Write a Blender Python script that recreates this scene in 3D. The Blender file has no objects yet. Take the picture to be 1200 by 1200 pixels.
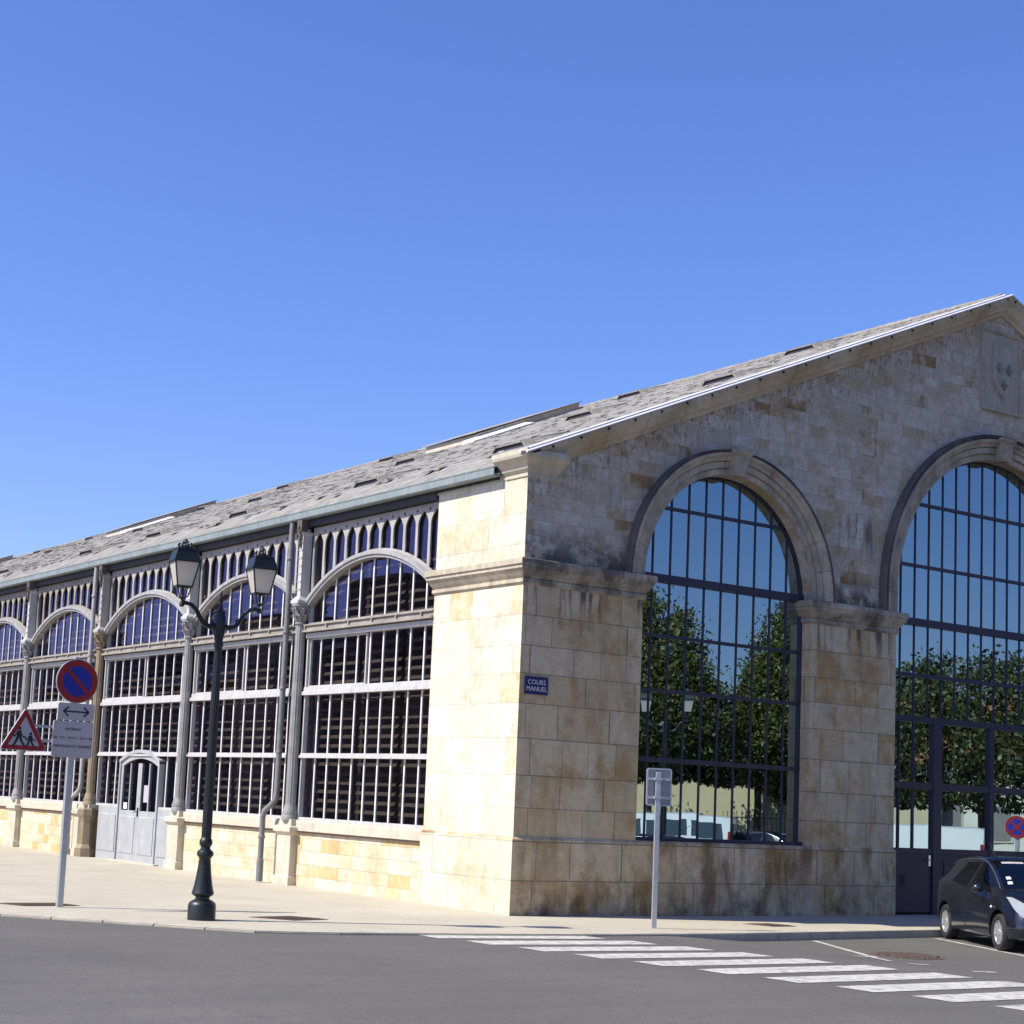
import bpy, bmesh, math, random
from math import sin, cos, pi, sqrt, radians, floor
from mathutils import Vector, Matrix
random.seed(11)
D = bpy.data
S = bpy.context.scene
COL = S.collection

# ------------------------------------------------------------------ helpers
class MB:
    def __init__(s):
        s.v = []; s.f = []; s.m = []; s.cur = 0
    def add(s, vs, fs):
        o = len(s.v); s.v += [tuple(p) for p in vs]
        for f in fs:
            s.f.append([i + o for i in f]); s.m.append(s.cur)
    def box(s, x0, x1, y0, y1, z0, z1):
        x0, x1 = min(x0, x1), max(x0, x1); y0, y1 = min(y0, y1), max(y0, y1); z0, z1 = min(z0, z1), max(z0, z1)
        v = [(x, y, z) for z in (z0, z1) for y in (y0, y1) for x in (x0, x1)]
        s.add(v, [(0, 2, 3, 1), (4, 5, 7, 6), (0, 1, 5, 4), (2, 6, 7, 3), (0, 4, 6, 2), (1, 3, 7, 5)])
    def poly(s, pts):
        s.add(pts, [list(range(len(pts)))])
    def prism(s, pts, off):
        """closed prism: polygon pts (3D) extruded by vector off"""
        n = len(pts); o = Vector(off)
        v = [Vector(p) for p in pts] + [Vector(p) + o for p in pts]
        s.add(v, [list(range(n))[::-1], list(range(n, 2 * n))] + [(i, (i + 1) % n, n + (i + 1) % n, n + i) for i in range(n)])
    def hexa(s, a, b):
        """two quads a,b (4 pts each) joined"""
        s.add(list(a) + list(b), [(3, 2, 1, 0), (4, 5, 6, 7)] + [(i, (i + 1) % 4, 4 + (i + 1) % 4, 4 + i) for i in range(4)])
    def rings(s, rings, cap=True, closed=True):
        n = len(rings[0]); v = [p for r in rings for p in r]; f = []
        for k in range(len(rings) - 1):
            for i in range(n if closed else n - 1):
                j = (i + 1) % n
                f.append((k * n + i, k * n + j, (k + 1) * n + j, (k + 1) * n + i))
        if cap:
            f.append(list(range(n))[::-1]); f.append([(len(rings) - 1) * n + i for i in range(n)])
        s.add(v, f)
    def lathe(s, prof, c=(0, 0, 0), n=20, flute=0):
        R = []
        for r, z in prof:
            R.append([(c[0] + r * (1 - (flute if i % 2 else 0)) * cos(2 * pi * i / n), c[1] + r * (1 - (flute if i % 2 else 0)) * sin(2 * pi * i / n), c[2] + z) for i in range(n)])
        s.rings(R)
    def tube(s, path, r, n=10):
        P = [Vector(p) for p in path]; R = []; up = Vector((0, 0, 1))
        rr = r if isinstance(r, (list, tuple)) else [r] * len(P)
        prev = None
        for i, p in enumerate(P):
            t = (P[min(i + 1, len(P) - 1)] - P[max(i - 1, 0)]).normalized()
            if prev is None:
                a = t.cross(up)
                if a.length < 1e-3: a = t.cross(Vector((1, 0, 0)))
            else:
                a = prev - t * prev.dot(t)
            a.normalize(); b = t.cross(a); prev = a
            R.append([tuple(p + (a * cos(2 * pi * k / n) + b * sin(2 * pi * k / n)) * rr[i]) for k in range(n)])
        s.rings(R)
    def mould(s, x0, x1, y0, y1, prof, ex=(1, 1, 1, 1)):
        """rectangular moulding: prof = [(protrusion,z)], ex = factor on sides -x,+x,-y,+y"""
        R = []
        for p, z in prof:
            R.append([(x0 - p * ex[0], y0 - p * ex[2], z), (x1 + p * ex[1], y0 - p * ex[2], z), (x1 + p * ex[1], y1 + p * ex[3], z), (x0 - p * ex[0], y1 + p * ex[3], z)])
        s.rings(R)
    def mesh(s, name):
        me = D.meshes.new(name); me.from_pydata(s.v, [], s.f)
        for p, k in zip(me.polygons, s.m): p.material_index = k
        bm = bmesh.new(); bm.from_mesh(me); bmesh.ops.recalc_face_normals(bm, faces=bm.faces); bm.to_mesh(me); bm.free()
        return me
    def build(s, name, mat, parent=None, smooth=None, loc=None):
        return link(name, s.mesh(name), mat, parent, smooth, loc)

def link(name, me, mat, parent=None, smooth=None, loc=None):
    ob = D.objects.new(name, me); COL.objects.link(ob)
    if len(me.materials) == 0:
        for m in (mat if isinstance(mat, (list, tuple)) else [mat]): me.materials.append(m)
    if parent: ob.parent = parent
    if loc: ob.location = loc
    if smooth is not None:
        for p in me.polygons: p.use_smooth = True
        me.set_sharp_from_angle(angle=radians(smooth))
    return ob

def thing(name, label, cat, loc=(0, 0, 0), rz=0, group=None):
    o = D.objects.new(name, None); COL.objects.link(o); o.empty_display_size = .3
    o.location = loc; o.rotation_euler = (0, 0, rz)
    return tag(o, label, cat, group)
def tag(o, label=None, cat=None, group=None, kind=None):
    if label: o['label'] = label
    if cat: o['category'] = cat
    if group: o['group'] = group
    if kind: o['kind'] = kind
    return o
def copy_tree(o, parent=None):
    c = o.copy(); COL.objects.link(c)
    if parent: c.parent = parent
    for ch in list(o.children): copy_tree(ch, c)
    return c

def bake(ob):
    dg = bpy.context.evaluated_depsgraph_get(); dg.update()
    me = D.meshes.new_from_object(ob.evaluated_get(dg))
    D.objects.remove(ob); return me
def curve_mesh(splines, thick, bevel=0):
    """flat plate with holes: list of closed 2-D outlines -> mesh in xy plane, z -thick/2..thick/2"""
    cu = D.curves.new('outline', 'CURVE'); cu.dimensions = '2D'; cu.fill_mode = 'BOTH'; cu.extrude = thick / 2
    for pts in splines:
        sp = cu.splines.new('POLY'); sp.points.add(len(pts) - 1)
        for q, p in zip(sp.points, pts): q.co = (p[0], p[1], 0, 1)
        sp.use_cyclic_u = True
    ob = D.objects.new('outline', cu); COL.objects.link(ob)
    return bake(ob)
def text_mesh(txt, size, thick=.002, spacing=1.0, sx=1.0):
    cu = D.curves.new('text', 'FONT'); cu.body = txt; cu.size = size; cu.extrude = thick; cu.align_x = 'CENTER'; cu.align_y = 'CENTER'; cu.space_character = spacing
    ob = D.objects.new('text', cu); COL.objects.link(ob); me = bake(ob)
    if sx != 1: me.transform(Matrix.Diagonal((sx, 1, 1, 1)))
    return me
def xf(me, M): me.transform(M); return me
def joinm(meshes, name):
    bm = bmesh.new()
    for m in meshes: bm.from_mesh(m)
    me = D.meshes.new(name); bm.to_mesh(me); bm.free(); return me
# plane frames: (u,v,w) -> world axes
YZ = lambda x: Matrix(((0, 0, -1, x), (1, 0, 0, 0), (0, 1, 0, 0), (0, 0, 0, 1)))     # u->y, v->z, w->-x
XZ = lambda y: Matrix(((1, 0, 0, 0), (0, 0, -1, y), (0, 1, 0, 0), (0, 0, 0, 1)))     # u->x, v->z, w->-y

# ------------------------------------------------------------------ materials
def nm(name):
    m = D.materials.new(name); m.use_nodes = True
    nt = m.node_tree; b = nt.nodes['Principled BSDF']
    return m, nt, b
def N(nt, t, **kw):
    n = nt.nodes.new(t)
    for k, v in kw.items():
        if k in ('op',): n.operation = v
        elif k in ('blend',): n.blend_type = v
        elif hasattr(n, k) and not isinstance(k, int): setattr(n, k, v)
    return n
def math_(nt, op, a, b=None, c=None, clamp=False):
    n = nt.nodes.new('ShaderNodeMath'); n.operation = op; n.use_clamp = clamp
    for i, x in enumerate((a, b, c)):
        if x is None: continue
        if isinstance(x, (int, float)): n.inputs[i].default_value = x
        else: nt.links.new(x, n.inputs[i])
    return n.outputs[0]
def ramp(nt, fac, stops, interp='LINEAR'):
    n = nt.nodes.new('ShaderNodeValToRGB'); n.color_ramp.interpolation = interp
    e = n.color_ramp.elements
    while len(e) < len(stops): e.new(.5)
    for k, (p, c) in enumerate(stops):
        e[k].position = p; e[k].color = (c, c, c, 1) if isinstance(c, (int, float)) else (*c, 1)
    nt.links.new(fac, n.inputs[0]); return n.outputs[0]
def noise(nt, vec, scale, detail=4, rough=.55, dist=0):
    n = nt.nodes.new('ShaderNodeTexNoise'); n.inputs['Scale'].default_value = scale; n.inputs['Detail'].default_value = detail
    n.inputs['Roughness'].default_value = rough; n.inputs['Distortion'].default_value = dist
    if vec is not None: nt.links.new(vec, n.inputs['Vector'])
    return n.outputs[0]
def mixc(nt, fac, a, b, blend='MIX'):
    n = nt.nodes.new('ShaderNodeMix'); n.data_type = 'RGBA'; n.blend_type = blend
    for i, x in ((0, fac), (6, a), (7, b)):
        if isinstance(x, (int, float)): n.inputs[i].default_value = x if i == 0 else (x, x, x, 1)
        elif isinstance(x, tuple): n.inputs[i].default_value = (*x, 1)
        else: nt.links.new(x, n.inputs[i])
    return n.outputs[2]
def objco(nt):
    return nt.nodes.new('ShaderNodeTexCoord').outputs['Object']
def scalev(nt, vec, s):
    n = nt.nodes.new('ShaderNodeMapping'); n.inputs['Scale'].default_value = s; nt.links.new(vec, n.inputs[0]); return n.outputs[0]
def bump(nt, b, h, strength=.3, dist=.02):
    n = nt.nodes.new('ShaderNodeBump'); n.inputs['Strength'].default_value = strength; n.inputs['Distance'].default_value = dist
    nt.links.new(h, n.inputs['Height']); nt.links.new(n.outputs[0], b.inputs['Normal'])

def M_plain(name, col, rough=.6, metal=0, var=.18, scale=4, bmp=0, bscale=60, coat=0, streak=0, col2=None, crust=0, crlev=.5):
    m, nt, b = nm(name); co = objco(nt)
    f = noise(nt, co, scale, 6, .62)
    f2 = ramp(nt, f, [(.3, 0), (.7, 1)])
    lo = tuple(c * (1 - var) for c in col) if col2 is None else col2
    hi = tuple(min(1, c * (1 + var * .6)) for c in col)
    c = mixc(nt, f2, lo, hi)
    if streak:
        s = noise(nt, scalev(nt, co, (7, 7, .5)), 2.0, 4)
        c = mixc(nt, math_(nt, 'MULTIPLY', ramp(nt, s, [(.5, 0), (.72, 1)]), streak), c, tuple(x * .45 for x in col))
    if crust:
        ge = nt.nodes.new('ShaderNodeNewGeometry'); sn = nt.nodes.new('ShaderNodeSeparateXYZ'); nt.links.new(ge.outputs['True Normal'], sn.inputs[0])
        fr = math_(nt, 'SUBTRACT', 1, math_(nt, 'MULTIPLY', math_(nt, 'MAXIMUM', math_(nt, 'MULTIPLY', sn.outputs[0], -1), 0), .8))
        k = ramp(nt, noise(nt, co, 1.4, 8, .68), [(crlev - .09, 0), (crlev + .10, 1)])
        c = mixc(nt, math_(nt, 'MULTIPLY', math_(nt, 'MULTIPLY', k, fr), crust), c, (.05, .045, .045))
    nt.links.new(c, b.inputs['Base Color'])
    b.inputs['Roughness'].default_value = rough; b.inputs['Metallic'].default_value = metal
    if coat: b.inputs['Coat Weight'].default_value = coat; b.inputs['Coat Roughness'].default_value = .03
    if bmp: bump(nt, b, noise(nt, co, bscale, 5), bmp, .01)
    return m

def M_stone(name, w, h, mortar, stops, ochre=.5, mort=.5, stain=False, drip=0, joint_strength=.5, rough=.9, z0=0.0, speck=1):
    m, nt, b = nm(name); co = objco(nt)
    sp = nt.nodes.new('ShaderNodeSeparateXYZ'); nt.links.new(co, sp.inputs[0])
    x, y, z = sp.outputs
    u = math_(nt, 'ADD', x, y); v = math_(nt, 'SUBTRACT', z, z0)
    # courses of slightly unequal height
    v = math_(nt, 'ADD', v, math_(nt, 'MULTIPLY', math_(nt, 'SINE', math_(nt, 'MULTIPLY', v, 2.1 / h * .55)), h * .12))
    row = math_(nt, 'FLOOR', math_(nt, 'DIVIDE', v, h))
    wn = nt.nodes.new('ShaderNodeTexWhiteNoise'); wn.noise_dimensions = '1D'; nt.links.new(row, wn.inputs['W'])
    r = wn.outputs['Value']
    u2 = math_(nt, 'ADD', math_(nt, 'ADD', u, math_(nt, 'MULTIPLY', r, w * 3.3)), math_(nt, 'MULTIPLY', math_(nt, 'SINE', math_(nt, 'ADD', math_(nt, 'MULTIPLY', u, 1.35 / w), math_(nt, 'MULTIPLY', r, 40))), w * .3))
    cv = nt.nodes.new('ShaderNodeCombineXYZ'); nt.links.new(u2, cv.inputs[0]); nt.links.new(v, cv.inputs[1])
    wob = nt.nodes.new('ShaderNodeTexNoise'); wob.inputs['Scale'].default_value = 2.2; nt.links.new(co, wob.inputs['Vector'])
    vm = nt.nodes.new('ShaderNodeVectorMath'); vm.operation = 'MULTIPLY_ADD'; nt.links.new(wob.outputs['Color'], vm.inputs[0]); vm.inputs[1].default_value = (.012, .012, 0); nt.links.new(cv.outputs[0], vm.inputs[2])
    bt = nt.nodes.new('ShaderNodeTexBrick'); nt.links.new(vm.outputs[0], bt.inputs['Vector'])
    bt.offset = 0; bt.squash = 1
    for k, val in (('Scale', 1), ('Mortar Size', mortar), ('Mortar Smooth', .35), ('Bias', 0), ('Brick Width', w), ('Row Height', h)): bt.inputs[k].default_value = val
    bt.inputs['Color1'].default_value = (0, 0, 0, 1); bt.inputs['Color2'].default_value = (1, 1, 1, 1); bt.inputs['Mortar'].default_value = (.5, .5, .5, 1)
    tint = bt.outputs['Color']; fac = bt.outputs['Fac']
    n0 = noise(nt, co, 2.6, 7, .7)
    c = ramp(nt, math_(nt, 'ADD', tint, math_(nt, 'MULTIPLY', math_(nt, 'SUBTRACT', n0, .5), .7)), stops)
    # weathering inside blocks
    n1 = noise(nt, co, 1.1, 8, .65, .3)
    c = mixc(nt, math_(nt, 'MULTIPLY', ramp(nt, n1, [(.50, 0), (.66, 1)]), ochre), c, (.44, .28, .105))
    n2 = noise(nt, co, 7, 6, .7)
    c = mixc(nt, 1, c, ramp(nt, n2, [(.25, .78), (.75, 1.12)]), 'MULTIPLY')
    n3 = noise(nt, co, 45, 3, .7)
    c = mixc(nt, .5 * speck, c, ramp(nt, n3, [(.3, .75), (.6, 1.08)]), 'MULTIPLY')
    n4 = noise(nt, scalev(nt, co, (3.2, 3.2, .7)), 1.6, 6, .6)
    c = mixc(nt, math_(nt, 'MULTIPLY', ramp(nt, n4, [(.52, 0), (.75, 1)]), .35), c, (.30, .27, .24))
    if stain:
        def band(a0, a1, b1, b0, src=z):      # trapezoid on a height
            up = nt.nodes.new('ShaderNodeMapRange'); up.inputs[1].default_value = a0; up.inputs[2].default_value = a1; nt.links.new(src, up.inputs[0])
            dn = nt.nodes.new('ShaderNodeMapRange'); dn.inputs[1].default_value = b0; dn.inputs[2].default_value = b1; nt.links.new(src, dn.inputs[0])
            return math_(nt, 'MULTIPLY', up.outputs[0], dn.outputs[0])
        strk = noise(nt, scalev(nt, co, (2.6, 2.6, .35)), 1.7, 5, .62)
        blot = noise(nt, co, 2.3, 7, .68)
        k1 = math_(nt, 'MULTIPLY', band(4.95, 5.6, 5.8, 5.9), ramp(nt, strk, [(.51, 0), (.61, 1)]))
        k2 = math_(nt, 'MULTIPLY', band(6.1, 6.16, 6.25, 6.9), ramp(nt, blot, [(.42, 0), (.52, 1)]))
        k3 = math_(nt, 'MULTIPLY', band(-.2, -.1, .05, .75), ramp(nt, blot, [(.46, 0), (.64, 1)]))
        # lichen specks just under the raking cornice
        xm = math_(nt, 'MINIMUM', x, math_(nt, 'SUBTRACT', 25.66, x))
        dd = math_(nt, 'SUBTRACT', math_(nt, 'ADD', math_(nt, 'MULTIPLY', xm, .424), 7.72), z)
        spk = noise(nt, scalev(nt, co, (1.5, 1.5, .7)), 9, 4, .7)
        k4 = math_(nt, 'MULTIPLY', band(-.3, -.1, .1, 1.1, dd), ramp(nt, spk, [(.52, 0), (.62, .8)]))
        k5 = math_(nt, 'MULTIPLY', band(7.0, 7.5, 7.9, 8.1), ramp(nt, strk, [(.52, 0), (.68, .8)]))
        k = math_(nt, 'MAXIMUM', math_(nt, 'MAXIMUM', k1, k2), math_(nt, 'MAXIMUM', math_(nt, 'MAXIMUM', k3, k4), k5), clamp=True)
        if drip:
            sb = noise(nt, scalev(nt, co, (1.5, 1.5, .42)), 1.25, 6, .66, .4); bx = noise(nt, co, .32, 2)
            kd = math_(nt, 'MULTIPLY', math_(nt, 'MULTIPLY', ramp(nt, sb, [(.46, 0), (.60, 1)]), ramp(nt, bx, [(.40, .15), (.56, 1)])), drip)
            c = mixc(nt, kd, c, (.17, .085, .03))
        # only weather-facing gable front (constant y), not the sunny flank
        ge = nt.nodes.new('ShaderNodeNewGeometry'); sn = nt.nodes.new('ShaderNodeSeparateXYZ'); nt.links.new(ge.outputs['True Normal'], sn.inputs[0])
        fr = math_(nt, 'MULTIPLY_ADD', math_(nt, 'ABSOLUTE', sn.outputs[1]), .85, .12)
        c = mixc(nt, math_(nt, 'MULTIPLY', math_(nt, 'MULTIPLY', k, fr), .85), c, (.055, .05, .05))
        # a crack-like row of damaged joints in the gable
    c = mixc(nt, math_(nt, 'MULTIPLY', fac, mort), c, (.16, .13, .10))
    nt.links.new(c, b.inputs['Base Color']); b.inputs['Roughness'].default_value = rough
    b.inputs['Specular IOR Level'].default_value = .25
    hgt = math_(nt, 'ADD', math_(nt, 'MULTIPLY', fac, -1.0 * joint_strength), math_(nt, 'ADD', math_(nt, 'MULTIPLY', n2, .5), math_(nt, 'MULTIPLY', tint, .25)))
    bump(nt, b, hgt, .5, .012)
    return m

def M_glass(name, fac, gl, tr, wav=.0, pane=None):
    m = D.materials.new(name); m.use_nodes = True; nt = m.node_tree; nt.nodes.clear()
    out = nt.nodes.new('ShaderNodeOutputMaterial'); mx = nt.nodes.new('ShaderNodeMixShader')
    g = nt.nodes.new('ShaderNodeBsdfGlossy'); g.inputs['Color'].default_value = (*gl, 1); g.inputs['Roughness'].default_value = 0.0
    t = nt.nodes.new('ShaderNodeBsdfTransparent'); t.inputs['Color'].default_value = (*tr, 1)
    lw = nt.nodes.new('ShaderNodeLayerWeight'); lw.inputs['Blend'].default_value = .5
    f = math_(nt, 'ADD', math_(nt, 'MULTIPLY', math_(nt, 'POWER', lw.outputs['Facing'], 5), .9), fac, clamp=True)
    nt.links.new(f, mx.inputs[0]); nt.links.new(t.outputs[0], mx.inputs[1]); nt.links.new(g.outputs[0], mx.inputs[2]); nt.links.new(mx.outputs[0], out.inputs[0])
    if wav:
        co = objco(nt); bp = nt.nodes.new('ShaderNodeBump'); bp.inputs['Strength'].default_value = wav; bp.inputs['Distance'].default_value = .02
        nt.links.new(noise(nt, co, 1.6, 2), bp.inputs['Height'])
        nv = bp.outputs[0]
        if pane:                                   # every pane sits a hair out of true
            sp = nt.nodes.new('ShaderNodeSeparateXYZ'); nt.links.new(co, sp.inputs[0]); cb = nt.nodes.new('ShaderNodeCombineXYZ')
            for k, (o_, st) in enumerate(((math_(nt, 'SUBTRACT', sp.outputs[0], pane[3]), pane[0]), (sp.outputs[2], pane[1]))): nt.links.new(math_(nt, 'FLOOR', math_(nt, 'DIVIDE', o_, st)), cb.inputs[k])
            wn = nt.nodes.new('ShaderNodeTexWhiteNoise'); wn.noise_dimensions = '3D'; nt.links.new(cb.outputs[0], wn.inputs['Vector'])
            v1 = nt.nodes.new('ShaderNodeVectorMath'); v1.operation = 'SUBTRACT'; nt.links.new(wn.outputs['Color'], v1.inputs[0]); v1.inputs[1].default_value = (.5, .5, .5)
            v2 = nt.nodes.new('ShaderNodeVectorMath'); v2.operation = 'MULTIPLY_ADD'; nt.links.new(v1.outputs[0], v2.inputs[0]); v2.inputs[1].default_value = (pane[2],) * 3; nt.links.new(nv, v2.inputs[2])
            v3 = nt.nodes.new('ShaderNodeVectorMath'); v3.operation = 'NORMALIZE'; nt.links.new(v2.outputs[0], v3.inputs[0]); nv = v3.outputs[0]
        nt.links.new(nv, g.inputs['Normal'])
    return m

LARGE = [(0, (0.585, 0.440, 0.247)), (.2, (0.667, 0.539, 0.351)), (.45, (0.702, 0.594, 0.408)), (.65, (0.620, 0.484, 0.285)), (.85, (0.690, 0.572, 0.389)), (1, (0.538, 0.363, 0.162))]
SMALL = [(0, (.50, .42, .32)), (.16, (.66, .59, .50)), (.30, (.52, .45, .36)), (.44, (.68, .62, .54)), (.58, (.50, .41, .29)), (.70, (.64, .57, .48)), (.82, (.47, .36, .22)), (.92, (.57, .49, .38)), (1, (.34, .22, .10))]
RUB = [(0, (.62, .54, .39)), (.3, (.70, .63, .50)), (.6, (.67, .58, .42)), (.82, (.64, .52, .32)), (1, (.58, .42, .19))]
MAT = dict(
    ashlar=M_stone('ashlar_large', .80, .56, .011, LARGE, .8, .7, True, z0=1.33, drip=.28),
    plinth=M_stone('ashlar_plinth', .95, .665, .012, LARGE, 1.0, .8, True, z0=0, drip=.75),
    small=M_stone('ashlar_small', .55, .235, .006, SMALL, .45, .4, True, z0=6.15),
    flank=M_stone('ashlar_flank', .80, .56, .006, [(0, (.66, .59, .45)), (.3, (.73, .69, .58)), (.6, (.69, .64, .52)), (.9, (.68, .59, .42)), (1, (.60, .46, .25))], .35, .45, True, z0=1.33),  # flank stones are paler copies: sunlit contrast with the gable put into colour
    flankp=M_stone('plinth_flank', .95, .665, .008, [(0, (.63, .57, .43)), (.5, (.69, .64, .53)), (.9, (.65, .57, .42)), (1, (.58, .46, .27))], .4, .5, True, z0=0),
    rubble=M_stone('plinth_blocks', .52, .24, .007, RUB, .45, .5, False),
    trim=M_plain('moulded_stone', (.50, .43, .33), .9, 0, .25, 2.2, .35, 40, streak=.5, crust=.55, crlev=.56),
    impost=M_plain('impost_stone', (.54, .47, .36), .9, 0, .25, 2.2, .35, 40, streak=.55, crust=.8, crlev=.49),
    hood=M_plain('sooty_hood_stone', (.17, .145, .125), .95, 0, .3, 2.2, .4, 30, crust=.95, crlev=.42),
    coping=M_plain('coping_stone', (.55, .495, .395), .9, 0, .2, 3, .25, 50, streak=.35),
    rake=M_plain('raking_stone', (.56, .50, .40), .9, 0, .45, .55, .4, 30, streak=.4, col2=(.44, .32, .17), crust=.3, crlev=.6),
    iron=M_plain('pale_grey_paint', (.37, .36, .36), .55, 0, .2, 5, .1, 40, streak=.45),
    white=M_plain('pale_white_paint', (.50, .495, .49), .5, 0, .16, 5, .08, 40, streak=.3),
    taupe=M_plain('weathered_taupe_paint', (.33, .295, .255), .6, 0, .28, 2.5, .15, 40, streak=.5),
    palewarm=M_plain('warm_pale_paint', (.39, .365, .34), .6, 0, .15, 2.5, .12, 40, streak=.3),
    panel=M_plain('panel_stone', (.47, .42, .34), .9, 0, .2, 1.5, .3, 40, streak=.4, crust=.3, crlev=.6),
    barwhite=M_plain('glazing_bar_white', (.70, .69, .68), .5, 0, .08, 5),
    doorgrey=M_plain('door_grey_paint', (.38, .39, .405), .55, 0, .12, 3, .08, 40, streak=.35),
    rustshade=M_plain('rusty_shaded_bracket', (.12, .095, .08), .7, 0, .4, 6, .2, 40, streak=.5),  # dark rust with the shade under the eaves painted in
    brownp=M_plain('brown_column_paint', (.27, .21, .135), .6, 0, .2, 3, .1, 40, streak=.3),
    colgrey=M_plain('column_grey_paint', (.27, .265, .262), .6, 0, .25, 3, .15, 40, streak=.4),
    fascia=M_plain('dark_fascia', (.035, .033, .045), .6, 0, .3, 3),
    zinc=M_plain('zinc_gutter', (.235, .275, .28), .55, .0, .22, 2.2, .1, 20, col2=(.17, .205, .21), streak=.3),
    whitemetal=M_plain('white_flashing', (.68, .68, .70), .5, 0, .15, 3),
    frame=M_plain('aubergine_frame_paint', (.034, .029, .058), .42, 0, .2, 3, .05, 30),
    slat=M_plain('brown_slat_wood', (.055, .044, .034), .7, 0, .3, 3, .15, 30),
    dark=M_plain('dark_timber', (.03, .026, .024), .8, 0, .3, 3),
    lampiron=M_plain('dark_green_iron', (.010, .014, .015), .42, .0, .3, 5, .15, 45),
    galv=M_plain('galvanised_steel', (.50, .52, .54), .42, .55, .14, 8),
    signback=M_plain('sign_back_aluminium', (.36, .36, .37), .45, .3, .12, 8),
    red=M_plain('sign_red', (.30, .010, .014), .55, 0, .08, 6),
    blue=M_plain('sign_blue', (.008, .02, .30), .55, 0, .08, 6),
    enamel=M_plain('enamel_navy', (.012, .014, .10), .3, 0, .15, 8),
    signwhite=M_plain('sign_white', (.46, .43, .45), .45, 0, .06, 6),
    letter=M_plain('letter_white', (.72, .72, .78), .45, 0, .05, 6),
    black=M_plain('black_mark', (.010, .010, .013), .5, 0, .1, 6),
    rust=M_plain('rusty_iron', (.14, .085, .065), .8, .2, .4, 9, .4, 60, col2=(.09, .06, .05)),
    tyre=M_plain('tyre_rubber', (.016, .016, .017), .8, 0, .2, 10),
    alloy=M_plain('silver_alloy', (.72, .73, .75), .3, .75, .06, 10),
    lampsilver=M_plain('headlamp_silver', (.42, .44, .46), .22, .25, .06, 8, coat=1),
    studs=M_plain('rusty_studs', (.12, .085, .068), .8, .1, .4, 12),
    pipegrey=M_plain('pipe_grey_paint', (.20, .20, .205), .5, 0, .25, 5, .1, 40, streak=.3),
    chrome=M_plain('dull_chrome', (.55, .56, .58), .22, .9, .05, 5),
    navy=M_plain('dark_navy_car_paint', (.007, .009, .018), .2, .15, .1, 4, coat=1),
    blackcar=M_plain('black_car_paint', (.012, .012, .012), .25, .2, .1, 4, coat=1),
    greycar=M_plain('grey_car_paint', (.10, .105, .11), .3, .4, .1, 4, coat=1),
    vanwhite=M_plain('white_van_paint', (.74, .75, .76), .35, 0, .05, 2, coat=.5),
    plastic=M_plain('black_plastic', (.018, .018, .02), .6, 0, .15, 6),
    carglass=M_glass('dark_car_glass', .07, (.85, .92, .95), (.22, .26, .26)),
    lens=M_glass('headlight_glass', .12, (.9, .9, .9), (.9, .92, .95)),
    redlens=M_plain('red_lens', (.32, .012, .010), .25, 0, .1, 6, coat=1),
    gglass=M_glass('tinted_mirror_glass', .54, (.69, .90, .97), (.07, .07, .08), .014, (.436, 50, .0022, 2.74)),
    gglass2=M_glass('tinted_mirror_glass_door', .54, (.69, .90, .97), (.07, .07, .08), .014, (.4333, 50, .0022, 9.58)),
    sglass=M_glass('side_glass', .105, (.58, .52, .95), (.78, .74, .70), .004),
    bark=M_plain('bark', (.10, .075, .055), .9, 0, .4, 5, .6, 20),
    wallcream=M_plain('cream_render', (.62, .52, .34), .9, 0, .1, 1.2, .1, 40),
    wallwhite=M_plain('white_render', (.68, .65, .58), .9, 0, .08, 1.2, .1, 40),
    wallgrey=M_plain('grey_limestone', (.20, .18, .16), .9, 0, .2, 1.5, .1, 40),
    tile=M_plain('clay_tiles', (.30, .12, .06), .85, 0, .35, 2.0, .3, 12),
    slatef=M_plain('far_slates', (.10, .10, .11), .7, 0, .3, 2.0, .2, 12),
    shutter=M_plain('window_shutter', (.20, .19, .19), .6, 0, .15, 3),
)

def M_frost():
    m = D.materials.new('frosted_lamp_glass'); m.use_nodes = True; nt = m.node_tree; nt.nodes.clear()
    out = nt.nodes.new('ShaderNodeOutputMaterial'); mx = nt.nodes.new('ShaderNodeMixShader'); mx.inputs[0].default_value = .5
    d = nt.nodes.new('ShaderNodeBsdfDiffuse'); d.inputs[0].default_value = (.80, .77, .71, 1); t = nt.nodes.new('ShaderNodeBsdfTranslucent'); t.inputs[0].default_value = (.85, .80, .70, 1)
    nt.links.new(d.outputs[0], mx.inputs[1]); nt.links.new(t.outputs[0], mx.inputs[2]); nt.links.new(mx.outputs[0], out.inputs[0]); return m
MAT['frost'] = M_frost()
def M_leaf(name, c1, c2):
    m, nt, b = nm(name); co = objco(nt)
    f = noise(nt, co, 1.3, 3); f2 = noise(nt, co, 9, 2)
    c = mixc(nt, ramp(nt, f, [(.35, 0), (.65, 1)]), c1, c2)
    c = mixc(nt, ramp(nt, f2, [(.4, 0), (.7, .7)]), c, tuple(min(1, x * 1.7) for x in c2))
    nt.links.new(c, b.inputs['Base Color']); b.inputs['Roughness'].default_value = .5
    b.inputs['Transmission Weight'].default_value = 0
    return m
MAT['leaf'] = M_leaf('lime_leaves', (.016, .024, .004), (.066, .070, .009))
MAT['leaf2'] = M_leaf('dark_leaves', (.014, .022, .004), (.048, .054, .008))

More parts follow.
